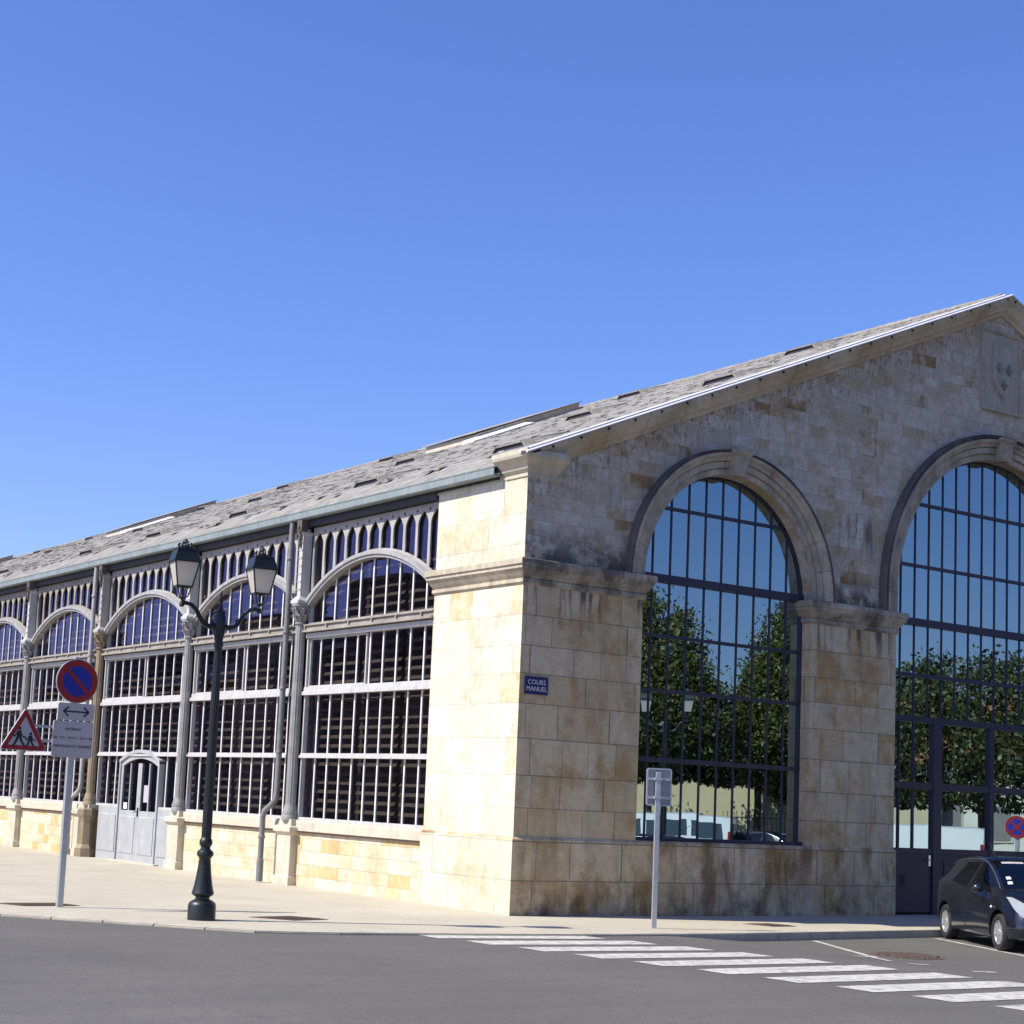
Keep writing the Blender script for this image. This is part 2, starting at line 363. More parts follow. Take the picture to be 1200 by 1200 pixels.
def M_roof():
    m, nt, b = nm('old_grey_slates'); co = objco(nt)
    sp = nt.nodes.new('ShaderNodeSeparateXYZ'); nt.links.new(co, sp.inputs[0])
    cv = nt.nodes.new('ShaderNodeCombineXYZ'); nt.links.new(sp.outputs[1], cv.inputs[0]); nt.links.new(sp.outputs[0], cv.inputs[1])
    bt = nt.nodes.new('ShaderNodeTexBrick'); nt.links.new(cv.outputs[0], bt.inputs['Vector'])
    for k, val in (('Scale', 1), ('Mortar Size', .012), ('Mortar Smooth', .2), ('Bias', 0), ('Brick Width', .26), ('Row Height', .22)): bt.inputs[k].default_value = val
    bt.inputs['Color1'].default_value = (0, 0, 0, 1); bt.inputs['Color2'].default_value = (1, 1, 1, 1)
    c = ramp(nt, bt.outputs['Color'], [(0, (.20, .19, .178)), (.5, (.27, .255, .236)), (1, (.33, .312, .285))])
    n = noise(nt, co, .9, 8, .7)
    c = mixc(nt, ramp(nt, n, [(.45, 0), (.7, .7)]), c, (.27, .245, .20))
    n2 = noise(nt, co, 5, 6, .7)
    c = mixc(nt, ramp(nt, n2, [(.5, 0), (.68, .55)]), c, (.12, .11, .105))
    n3 = noise(nt, co, 14, 3, .7)
    c = mixc(nt, ramp(nt, n3, [(.58, 0), (.7, .6)]), c, (.40, .38, .32))
    nt.links.new(c, b.inputs['Base Color']); b.inputs['Roughness'].default_value = .85
    h = math_(nt, 'ADD', math_(nt, 'MULTIPLY', bt.outputs['Color'], .8), math_(nt, 'ADD', math_(nt, 'MULTIPLY', bt.outputs['Fac'], -.8), n2))
    bump(nt, b, h, .9, .03)
    return m
MAT['roof'] = M_roof()

def M_asphalt():
    m, nt, b = nm('worn_asphalt'); co = objco(nt)
    a = noise(nt, co, .25, 6, .6); g = noise(nt, co, 70, 2, .8); g2 = noise(nt, co, 220, 2, .8)
    st = noise(nt, scalev(nt, co, (.12, 1.6, 1)), 1.0, 5, .6)
    c = mixc(nt, ramp(nt, a, [(.35, 0), (.65, 1)]), (.102, .097, .087), (.130, .124, .112))
    c = mixc(nt, math_(nt, 'MULTIPLY', ramp(nt, st, [(.4, 0), (.65, 1)]), .35), c, (.085, .081, .077))
    c = mixc(nt, 1, c, ramp(nt, g, [(.25, .55), (.75, 1.42)]), 'MULTIPLY')
    c = mixc(nt, 1, c, ramp(nt, g2, [(.25, .7), (.75, 1.3)]), 'MULTIPLY')
    g3 = noise(nt, co, 22, 4, .8); c = mixc(nt, 1, c, ramp(nt, g3, [(.3, .72), (.7, 1.24)]), 'MULTIPLY')
    sp_ = noise(nt, co, 2.6, 5, .75); c = mixc(nt, math_(nt, 'MULTIPLY', ramp(nt, sp_, [(.58, 0), (.70, 1)]), .5), c, (.055, .052, .05))
    vo = nt.nodes.new('ShaderNodeTexVoronoi'); vo.feature = 'DISTANCE_TO_EDGE'; vo.inputs['Scale'].default_value = .22
    wv = nt.nodes.new('ShaderNodeVectorMath'); wv.operation = 'MULTIPLY_ADD'; nz = nt.nodes.new('ShaderNodeTexNoise'); nz.inputs['Scale'].default_value = 1.5; nz.inputs['Detail'].default_value = 6; nt.links.new(co, nz.inputs['Vector'])
    nt.links.new(nz.outputs['Color'], wv.inputs[0]); wv.inputs[1].default_value = (1.1, 1.1, 0); nt.links.new(co, wv.inputs[2]); nt.links.new(wv.outputs[0], vo.inputs['Vector'])
    ck = ramp(nt, vo.outputs['Distance'], [(.0, 1), (.006, 0)]); c = mixc(nt, math_(nt, 'MULTIPLY', ck, .18), c, (.04, .038, .036))
    nt.links.new(c, b.inputs['Base Color']); b.inputs['Roughness'].default_value = .88
    bump(nt, b, math_(nt, 'ADD', g, g2), .35, .006)
    return m
def M_pave():
    m, nt, b = nm('sandy_paving'); co = objco(nt)
    a = noise(nt, co, .6, 7, .65); g = noise(nt, co, 55, 2, .8); st = noise(nt, scalev(nt, co, (1, 1, 1)), 3.1, 6, .7)
    c = mixc(nt, ramp(nt, a, [(.35, 0), (.65, 1)]), (.42, .38, .295), (.50, .46, .365))
    c = mixc(nt, math_(nt, 'MULTIPLY', ramp(nt, st, [(.55, 0), (.75, 1)]), .35), c, (.34, .30, .25))
    c = mixc(nt, 1, c, ramp(nt, g, [(.25, .65), (.75, 1.28)]), 'MULTIPLY')
    g3 = noise(nt, co, 16, 5, .8); c = mixc(nt, 1, c, ramp(nt, g3, [(.3, .86), (.7, 1.1)]), 'MULTIPLY')
    s4 = noise(nt, co, 1.9, 7, .8); c = mixc(nt, math_(nt, 'MULTIPLY', ramp(nt, s4, [(.60, 0), (.72, 1)]), .45), c, (.25, .21, .17))
    nt.links.new(c, b.inputs['Base Color']); b.inputs['Roughness'].default_value = .9
    bump(nt, b, math_(nt, 'ADD', g, st), .3, .006)
    return m
def M_paint():
    m, nt, b = nm('road_paint'); co = objco(nt)
    n = noise(nt, co, 6, 9, .82); g = noise(nt, co, 60, 2, .8)
    c = mixc(nt, ramp(nt, n, [(.46, 0), (.62, .85)]), (.56, .55, .50), (.20, .19, .18))
    c = mixc(nt, 1, c, ramp(nt, g, [(.25, .85), (.75, 1.1)]), 'MULTIPLY')
    nt.links.new(c, b.inputs['Base Color']); b.inputs['Roughness'].default_value = .7
    return m
MAT['asphalt'] = M_asphalt(); MAT['pave'] = M_pave(); MAT['paint'] = M_paint()
MAT['kerb'] = M_plain('kerb_stone', (.46, .42, .34), .9, 0, .25, 2.5, .3, 40)
# ------------------------------------------------------------------ ground
def rz(x):
    t = min(max((x - .3) / 2.2, 0), 1); return -.03 - .1 * t * t * (3 - 2 * t)
KERB = [(-11, 130), (-11, 6), (-10.6, 3.2), (-9.8, 1.5), (-8.82, .26), (-7.75, -.9), (-6.72, -2.03), (-6.21, -2.55), (-5.05, -2.9), (-3.76, -3.08), (-2.41, -3.28), (-.94, -3.42), (.8, -3.44), (2.2, -3.42), (3.76, -3.32), (7.3, -3.06), (12, -2.75), (30, -1.9), (45, -1.5)]
b = MB()
xs = [-500, -60, -12] + [.3 + .22 * k for k in range(11)] + [12, 60, 500]
ys = [-500, -120, -40, -15, -6, 0, 20, 120, 500]
for i in range(len(xs)):
    for y in ys: b.v.append((xs[i], y, rz(xs[i])))
for i in range(len(xs) - 1):
    for j in range(len(ys) - 1):
        n = len(ys); b.f.append([i * n + j, (i + 1) * n + j, (i + 1) * n + j + 1, i * n + j + 1]); b.m.append(0)
tag(b.build('road', MAT['asphalt']), 'worn grey asphalt road around the stone market hall', kind='structure')
b = MB()
b.poly([(x, y, 0) for x, y in KERB] + [(45, 130, 0)])
me = b.mesh('pavement')
bm = bmesh.new(); bm.from_mesh(me); bmesh.ops.triangulate(bm, faces=bm.faces); bm.to_mesh(me); bm.free()
if me.polygons[0].normal.z < 0: me.flip_normals()
tag(link('pavement', me, MAT['pave']), 'pale sandy pavement around the market hall', kind='structure')
# kerb stones, one metre long, with thin joints
b = MB()
def walk(P, step):
    out = []
    for (x0, y0), (x1, y1) in zip(P[:-1], P[1:]):
        L = math.hypot(x1 - x0, y1 - y0); n = max(1, round(L / step))
        for k in range(n): out.append(((x0 + (x1 - x0) * k / n, y0 + (y1 - y0) * k / n), (x0 + (x1 - x0) * (k + 1) / n, y0 + (y1 - y0) * (k + 1) / n)))
    return out
for (p, q) in walk(KERB[1:], 1.0):
    d = Vector((q[0] - p[0], q[1] - p[1], 0)); L = d.length; d.normalize(); nrm = Vector((-d.y, d.x, 0))
    a = Vector((*p, 0)) + d * .009; c = Vector((*q, 0)) - d * .009
    w = nrm * .18; up = Vector((0, 0, .008 + random.uniform(-.002, .002))); dn = Vector((0, 0, -.3)); ch = Vector((0, 0, -.02)); o = -nrm * .005
    prof = [dn + o, ch + up + o, up + nrm * .02, up + w, dn + w]
    b.rings([[tuple(a + k) for k in prof], [tuple(c + k) for k in prof]])
tag(b.build('kerb', MAT['kerb']), 'pale stone kerb edging the pavement', kind='structure')

def quad_sheet(b, P, dz=.004, n=8):
    """P: 4 corners (left-top, left-bottom, right-bottom, right-top); follows the road's height"""
    A, B, Cc, Dd = [Vector((*p, 0)) for p in P]
    for k in range(n):
        q = []
        for (s, t) in ((k / n, 0), (k / n, 1), ((k + 1) / n, 1), ((k + 1) / n, 0)):
            p = (A.lerp(Dd, s)).lerp(B.lerp(Cc, s), t); q.append((p.x, p.y, rz(p.x) + dz + .002))
        b.poly(q)
for i in range(12):
    xl = -3.87 + .212 * i; yl = -2.98 - .945 * i; xr = xl + 2.76 + .06 * min(i, 6); yr = yl - .32 + .07 * min(i, 5)
    b = MB(); quad_sheet(b, [(xl, yl), (xl + .02, yl - .57), (xr + .04, yr - .57), (xr, yr)])
    tag(b.build('crosswalk_stripe', MAT['paint']), 'white painted crosswalk stripe on the asphalt', kind='structure')
def line(p, q, w, name='parking_line'):
    d = Vector((q[0] - p[0], q[1] - p[1])).normalized(); n = Vector((-d.y, d.x)) * w / 2
    b = MB(); quad_sheet(b, [(p[0] + n.x, p[1] + n.y), (p[0] - n.x, p[1] - n.y), (q[0] - n.x, q[1] - n.y), (q[0] + n.x, q[1] + n.y)])
    return tag(b.build(name, MAT['paint']), 'white painted marking of a parking bay', kind='structure')
line((3.68, -3.5), (2.02, -6.55), .11); line((6.93, -3.3), (5.3, -6.75), .11); line((10.2, -3.1), (8.6, -6.5), .11); line((13.4, -2.9), (11.8, -6.3), .11)
for (x, y) in ((2.3, -5.85), (2.15, -6.95), (2.35, -7.95), (2.5, -8.75)): line((x - .18, y + .06), (x + .18, y - .06), .12, 'road_mark')

def plate(name, label, pts, z, mat, cat, ribs=True):
    t = thing(name, label, cat, (sum(p[0] for p in pts) / 4, sum(p[1] for p in pts) / 4, z))
    c = t.location; L = [Vector((p[0] - c.x, p[1] - c.y, 0)) for p in pts]
    b = MB(); b.prism([tuple(p) for p in L], (0, 0, .006)); b.build('frame', mat, t)
    b = MB(); I = [p * .9 for p in L]; b.prism([tuple(p + Vector((0, 0, .006))) for p in I], (0, 0, .004))
    for k in range(1, 8):
        s = k / 8; p = I[0].lerp(I[1], s); q = I[3].lerp(I[2], s); w = (I[1] - I[0]).normalized() * .02; up = Vector((0, 0, .010))
        b.prism([tuple(p - w + up), tuple(p + w + up), tuple(q + w + up), tuple(q - w + up)], (0, 0, .005))
    b.build('cover', mat, t); return t
plate('access_cover', 'rusty steel access plate in the pavement right of the street lamp', [(-5.15, -.32), (-4.72, -.95), (-4.02, -.78), (-4.42, -.18)], .002, MAT['rust'], 'access cover')
plate('access_cover', 'rusty steel access plate in the pavement at the foot of the no parking post', [(-8.2, 2.25), (-7.95, 1.72), (-7.0, 1.78), (-7.2, 2.3)], .002, MAT['rust'], 'access cover')
plate('access_cover', 'small dark plate let into the pavement edge behind the kerb', [(3.75, -1.75), (3.9, -2.3), (4.5, -2.3), (4.35, -1.7)], .002, MAT['rust'], 'access cover')
# perforated road drain
t = thing('drain_grate', 'rusty round pitted drain cover in the asphalt by the parking line', 'drain cover', (3.2, -5.85, rz(3.2) + .002))
b = MB(); b.lathe([(.56, 0), (.56, .004), (.50, .006), (.50, .003), (.0, .003)], n=32); b.build('rim', MAT['rust'], t)
b = MB(); b.lathe([(.50, .0035), (.50, .005), (.001, .005)], n=32)
for i in range(-6, 7):
    for j in range(-6, 7):
        x = (i + .5 * (j % 2)) * .088; y = j * .088
        if x * x + y * y < .24: b.lathe([(.030, .004), (.028, .022), (.001, .024)], (x, y, 0), 6)
b.build('studs', MAT['studs'], t)

# ------------------------------------------------------------------ market hall
HALL = thing('market_hall', 'long stone and iron market hall with arched gable windows and grey slate roof', 'market hall')
W, XC, SL, ZR, LEN = 25.66, 12.83, .424, 8.12, 80.0
rake = lambda x: 8.02 + SL * min(x, W - x)
OPEN = [(4.92, 2.18, 1.33, 6.15), (12.83, 3.25, 0.0, 6.57), (20.74, 2.18, 1.33, 6.15)]
SPR = 6.15; TH = .55
def arch_z(o, x):
    return o[3] + sqrt(max(0, o[1] ** 2 - (x - o[0]) ** 2))
# upper wall (z > 6.15), lower piers, plinth
def wall_strip(b, x0, x1, f0, f1, g0, g1, y0=0., y1=TH):
    a = [(x0, y0, f0), (x1, y0, f1), (x1, y0, g1), (x0, y0, g0)]; c = [(x0, y1, f0), (x1, y1, f1), (x1, y1, g1), (x0, y1, g0)]
    b.poly(a); b.poly(c[::-1])
up = MB()
edges = [0.0]
for o in OPEN: edges += [o[0] - o[1], o[0] + o[1]]
edges.append(W)
for k in range(len(edges) - 1):
    xa, xb = edges[k], edges[k + 1]
    if k % 2 == 0:                                   # solid pier
        xs = [xa] + ([XC] if xa < XC < xb else []) + [xb]
        for i in range(len(xs) - 1): wall_strip(up, xs[i], xs[i + 1], SPR, SPR, rake(xs[i]), rake(xs[i + 1]))
    else:
        o = OPEN[k // 2]; n = 40
        pts = [o[0] - o[1] * cos(pi * i / n) for i in range(n + 1)]
        for i in range(n):
            p, q = pts[i], pts[i + 1]; zp, zq = arch_z(o, p), arch_z(o, q)
            wall_strip(up, p, q, zp, zq, rake(p), rake(q))
            up.poly([(p, 0, zp), (p, TH, zp), (q, TH, zq), (q, 0, zq)])
for x in (OPEN[1][0] - OPEN[1][1], OPEN[1][0] + OPEN[1][1]): up.poly([(x, 0, SPR), (x, TH, SPR), (x, TH, OPEN[1][3]), (x, 0, OPEN[1][3])])
for x in (0, W): up.poly([(x, 0, SPR), (x, TH, SPR), (x, TH, rake(0)), (x, 0, rake(0))])
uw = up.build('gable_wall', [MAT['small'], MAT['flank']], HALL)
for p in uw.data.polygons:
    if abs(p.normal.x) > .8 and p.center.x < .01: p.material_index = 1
lo = MB(); pl = MB()
for k in range(0, len(edges) - 1, 2):
    xa, xb = edges[k], edges[k + 1]
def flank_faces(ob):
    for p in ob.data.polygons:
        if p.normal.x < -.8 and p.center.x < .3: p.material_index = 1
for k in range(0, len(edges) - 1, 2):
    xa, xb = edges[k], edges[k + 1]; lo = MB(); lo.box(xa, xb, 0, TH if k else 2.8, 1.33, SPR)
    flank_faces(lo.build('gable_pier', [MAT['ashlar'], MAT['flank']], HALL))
pr = .055
d0, d1 = OPEN[1][0] - OPEN[1][1], OPEN[1][0] + OPEN[1][1]
def chamf(x0, x1, y0, y1, ex):
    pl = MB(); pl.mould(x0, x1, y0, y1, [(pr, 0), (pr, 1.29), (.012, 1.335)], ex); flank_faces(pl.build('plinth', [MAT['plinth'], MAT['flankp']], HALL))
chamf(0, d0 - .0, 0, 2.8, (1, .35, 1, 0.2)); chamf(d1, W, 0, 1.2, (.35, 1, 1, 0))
# flank of the corner pier, upper block (z 6.15-7.66)
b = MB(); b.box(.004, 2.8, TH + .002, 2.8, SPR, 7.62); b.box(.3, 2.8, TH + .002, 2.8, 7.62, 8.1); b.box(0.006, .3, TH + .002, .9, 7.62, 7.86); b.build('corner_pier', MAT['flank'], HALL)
b = MB(); b.box(-.012, .3, TH + .3, 2.86, 7.62, 7.66); b.build('pier_ledge', MAT['coping'], HALL)
IMP = [(.0, 5.70), (.045, 5.74), (.045, 5.80), (.02, 5.81), (.06, 5.86), (.11, 5.93), (.15, 5.97), (.15, 6.02), (.18, 6.04), (.18, 6.13), (.165, 6.152), (0, 6.165)]
b = MB(); b.mould(0, edges[1], 0, 2.8, IMP, (1, 1, 1, .6)); b.build('impost_cornice', MAT['impost'], HALL)
for k in (2, 4, 6):
    b = MB(); b.mould(edges[k], edges[k + 1], 0, TH, IMP, (1, 1, 1, 0)); b.build('impost_cornice', MAT['impost'], HALL)
# archivolts: swept stepped profile in voussoirs
def archivolt(o, band, hd):
    b = MB(); R = o[1]; SPR = o[3]
    P = [(0, 0), (0, .03), (band * .27, .03), (band * .27, .0), (band * .31, .0), (band * .31, .075), (band * .58, .075), (band * .58, .035), (band * .62, .035), (band * .62, .10), (band * .78, .13), (band * .84, .175), (band * .97, .18), (band, .15), (band, 0.0)]
    P = [(r, y) for r, y in P]
    n = max(9, int(pi * R / .55) | 1); gap = .004
    for k in range(n):
        a0 = pi * k / n + gap / R; a1 = pi * (k + 1) / n - gap / R; rings = []
        off = random.uniform(-.004, .004)
        for j in range(7):
            a = a0 + (a1 - a0) * j / 6
            rings.append([(o[0] - (R + r) * cos(a), -y + (off if y > 0 else .03), SPR + .006 + (R + r) * sin(a)) for r, y in P])
        b.rings(rings)
    if SPR > 6.16:                                     # straight legs of the stilted arch
        for s in (-1, 1): b.rings([[(o[0] + s * (R + r), -y, z) for r, y in P] for z in (6.158, SPR + .004)])
    b.build('archivolt', MAT['trim'], HALL)
    b = MB(); Rr = []
    for j in range(61):
        a = pi * j / 60; Rr.append([(o[0] - (R + r) * cos(a), y, SPR + .008 + (R + r) * sin(a)) for r, y in ((band + .003, .02), (band + .003, -.17), (band + .015, -.19), (band + hd * .75, -.19), (band + hd, -.15), (band + hd, .02))])
    Rr = [[(x, y, 6.158) for x, y, z in Rr[0]]] + Rr + [[(x, y, 6.158) for x, y, z in Rr[-1]]] if SPR > 6.16 else Rr
    b.rings(Rr); b.build('hood_mould', MAT['hood'], HALL)
    b = MB(); z0 = SPR + R; w0, w1, h = .14, .20, band + .03
    b.hexa([(o[0] - w0, -.20, z0 - .02), (o[0] + w0, -.20, z0 - .02), (o[0] + w0, .1, z0 - .02), (o[0] - w0, .1, z0 - .02)], [(o[0] - w1, -.23, z0 + h * .8), (o[0] + w1, -.23, z0 + h * .8), (o[0] + w1, .1, z0 + h * .8), (o[0] - w1, .1, z0 + h * .8)])
    b.mould(o[0] - w1, o[0] + w1, -.23, .1, [(0, z0 + h * .8), (.04, z0 + h * .88), (.05, z0 + h), (0, z0 + h + .01)])
    b.build('keystone', MAT['trim'], HALL)
archivolt(OPEN[0], .43, .05); archivolt(OPEN[1], .45, .09); archivolt(OPEN[2], .43, .05)
# raking cornice
def rake_prism(prof, name, mat, clip=False):
    """prof: list of (y, dz) below/above the line z=ZRK+SL*x ; swept up both slopes"""
    b = MB(); zk = 8.10
    R = []
    for x in (-.28, XC, W + .28):
        xm = min(x, W - x); k = .12 if clip and x in (-.28, W + .28) else 1
        R.append([(x if k == 1 else min(max(x, -.2), W + .2), y, zk + SL * xm + (dz if k == 1 or dz > -.03 else -.03 + dz * k)) for y, dz in prof])
        if clip and x == -.28: R.append([(.66, y, zk + SL * .66 + dz) for y, dz in prof])
        if clip and x == XC: R.append([(W - .66, y, zk + SL * .66 + dz) for y, dz in prof])
    if clip:                                           # separate blocks with open joints
        b = MB()
        b.rings(R[:2]); b.rings(R[-2:])
        n = 13
        for s in (0, 1):
            for k in range(n):
                xa = .66 + (XC - .66) * k / n + .007; xb = .66 + (XC - .66) * (k + 1) / n - (.007 if k < n - 1 else 0); o_ = random.uniform(-.006, .006)
                b.rings([[(x if s == 0 else W - x, y + (o_ if y < 0 else 0), zk + SL * x + dz) for y, dz in prof] for x in (xa, xb)])
        return b.build(name, mat, HALL)
    b.rings(R); return b.build(name, mat, HALL)
rake_prism([(.01, -.42), (-.06, -.42), (-.08, -.36), (-.17, -.30), (-.19, -.24), (-.26, -.15), (-.30, -.12), (-.30, -.02), (.01, -.02)], 'raking_cornice', MAT['rake'], True)
rake_prism([(-.345, -.03), (-.345, -.012), (-.315, .014), (-.305, .005), (-.30, -.03)], 'verge_flashing', MAT['whitemetal'])
rake_prism([(-.15, -.01), (-.15, .03), (-.115, .06), (-.10, .05), (-.10, -.01)], 'verge_flashing', MAT['whitemetal'])
rake_prism([(-.298, -.018), (-.298, -.004), (-.152, .010), (-.152, -.018)], 'verge_board', MAT['fascia'])
# dark clips along the verge
x = 0.3
while x < XC:
    for q in (x, W - x):
        z = 8.10 + SL * min(q, W - q); b = MB(); b.box(q - .02, q + .02, -.318, -.295, z - .105, z - .06); b.build('verge_clip', MAT['fascia'], HALL)
    x += .62
CC = [(.0, 7.60), (.03, 7.62), (.03, 7.69), (.10, 7.74), (.12, 7.79), (.20, 7.86), (.28, 7.92), (.30, 7.97), (.30, 8.05), (0, 8.06)]
b = MB(); b.mould(0, .62, 0, .62, CC, (.85, .3, 1.0, .5)); b.build('corner_cornice', MAT['coping'], HALL)
b = MB(); b.mould(W - .62, W, 0, .5, CC, (.3, 1, 1.0, .4)); b.build('corner_cornice', MAT['coping'], HALL)
# stair-stepped open joints down the gable
b = MB(); x, z = 8.42, 10.55
rj = random.Random(4)
while z > 7.75:
    hh = .235
    if rj.random() < .6: b.box(x - .006, x + .006, -.003, .02, z - hh * rj.uniform(.5, 1), z)
    dx = rj.choice((-.26, .24, -.18, .2)) if 8.1 < x < 8.7 else (8.42 - x) * .8
    if rj.random() < .6: b.box(min(x, x + dx) - .006, max(x, x + dx) + .006, -.003, .02, z - hh - .009, z - hh)
    else: dx = 0
    x += dx; z -= hh + .0141 - .0001
oj = b.build('open_joints', MAT['hood'], HALL); oj['kind'] = 'stuff'
# coat of arms panel with shield and three simple flowers
b = MB(); b.box(12.22, 13.44, -.03, .1, 10.98, 12.68); po = b.build('arms_panel', MAT['panel'], HALL)
b = MB()
for (x0, x1, z0, z1) in ((12.16, 12.22, 10.92, 12.74), (13.44, 13.50, 10.92, 12.74), (12.2205, 13.4395, 10.92, 10.98), (12.2205, 13.4395, 12.68, 12.74)): b.box(x0, x1, -.06, .08, z0, z1)
b.build('panel_border', MAT['trim'], po)
sh = [(-.34, .55), (.34, .55), (.34, -.22), (.30, -.36), (.16, -.52), (0, -.64), (-.16, -.52), (-.30, -.36), (-.34, -.22)]
me = curve_mesh([sh], .06); me.transform(XZ(-.055) @ Matrix.Translation((12.86, 11.88, 0)))
so = link('shield', me, MAT['panel'], po)
def flower(cx, cz, s):
    P = [(0, 1), (.22, .55), (.12, .1), (.45, .35), (.75, .2), (.62, -.15), (.3, -.02), (.12, -.15), (.2, -.6), (0, -.8), (-.2, -.6), (-.12, -.15), (-.3, -.02), (-.62, -.15), (-.75, .2), (-.45, .35), (-.12, .1), (-.22, .55)]
    me = curve_mesh([[(cx + p[0] * s, cz + p[1] * s) for p in P]], .05); me.transform(XZ(-.105)); return me
link('flower_relief', joinm([flower(12.70, 11.88, .14), flower(13.02, 11.88, .14), flower(12.86, 11.52, .13)], 'flower_relief'), MAT['taupe'], so)
me = None
# ---- gable glazing
def clipz(o, x): return arch_z(o, x) - .03

def gable_window(o, rails, name, ground=False):
    b = MB(); yg = .28; z0 = o[2]; R = o[1]; SPR = o[3]
    n = 10 if R < 3 else 15
    pitch = 2 * R / n
    for i in range(1, n):
        x = o[0] - R + pitch * i
        b.box(x - .014, x + .014, yg - .02, yg + .03, z0 if not ground else 4.05, clipz(o, x))
    for z, h, dep in rails:
        dx = R if z < SPR else sqrt(R * R - (z - SPR) ** 2)
        b.box(o[0] - dx + .002, o[0] + dx - .002, yg - dep, yg + .035, z - h / 2, z + h / 2)
    if not ground:
        b.box(o[0] - R, o[0] + R, yg - .16, yg + .04, z0, z0 + .07)
    for s in (-1, 1): b.box(o[0] + s * R, o[0] + s * (R - .05), yg - .045, yg + .04, z0, SPR)
    n2 = 28; rr = []
    for i in range(n2 + 1):
        a = pi * i / n2; c, s_ = cos(a), sin(a)
        rr.append([(o[0] - (R - k) * c, y, SPR + (R - k) * s_) for k, y in ((0, yg - .04), (.05, yg - .04), (.05, yg + .04), (0, yg + .04))])
    b.rings(rr)
    fr = b.build(name, MAT['frame'], HALL)
    g = MB(); pts = [(o[0] - R, yg, z0 if not ground else 1.3), (o[0] + R, yg, z0 if not ground else 1.3)] + [(o[0] + R * cos(pi * i / 48), yg, SPR + R * sin(pi * i / 48)) for i in range(49)]
    g.poly(pts); g.build('pane', MAT['gglass'] if R < 3 else MAT['gglass2'], fr)
    return fr
R1 = [(7.55, .06, .04), (6.20, .15, .08), (5.12, .06, .04), (4.10, .06, .04), (2.82, .085, .06)]
gable_window(OPEN[0], R1, 'arched_window'); gable_window(OPEN[2], R1, 'arched_window')
# a projecting pipe end on the low rail and two beam-end corbels
R2 = [(8.60, .065, .04), (7.27, .065, .04), (6.07, .15, .08), (4.95, .08, .045), (4.03, .13, .06)]
door = gable_window(OPEN[1], R2, 'entrance_window', True)
b = MB(); yg = .28; o = OPEN[1]
posts = [(11.17, .25), (12.93, .13), (14.62, .25)]
for x, w in posts: b.box(x - w / 2, x + w / 2, yg - .07, yg + .05, .02, 3.965)
for x in (10.02, 10.46, 15.2, 15.64): b.box(x - .02, x + .02, yg - .03, yg + .03, 1.33, 3.96)
for (xa, xb) in ((o[0] - o[1] + .05, 11.04), (11.30, 12.86), (13.0, 14.49), (14.75, o[0] + o[1] - .05)):
    b.box(xa, xb, yg - .055, yg + .04, 2.58, 2.72); b.box(xa, xb, yg - .055, yg + .04, 1.25, 1.36)
b.build('door_posts', MAT['frame'], door)
for i, (xa, xb) in enumerate(((o[0] - o[1] + .05, 11.04), (11.30, 12.86), (13.0, 14.49), (14.75, o[0] + o[1] - .05))):
    b = MB(); b.box(xa + .003, xb - .003, yg - .03, yg + .03, .05, 1.247)
    b.mould(xa + .12, xb - .12, yg - .045, yg, [(.0, .18), (.0, 1.12)], (1, 1, 1, 1))
    dl = b.build('door_panel', MAT['frame'], door)
    if i == 0:
        h = MB(); h.box(xb - .12, xb - .06, yg - .06, yg - .03, 1.0, 1.22); h.tube([(xb - .09, yg - .06, 1.13), (xb - .09, yg - .11, 1.13), (xb - .22, yg - .11, 1.12)], .012, 8); h.build('handle', MAT['chrome'], dl)
        h = MB(); h.box(xa + .42, xa + .58, yg - .05, yg - .031, .60, .82); h.build('lock_plate', MAT['plastic'], dl)
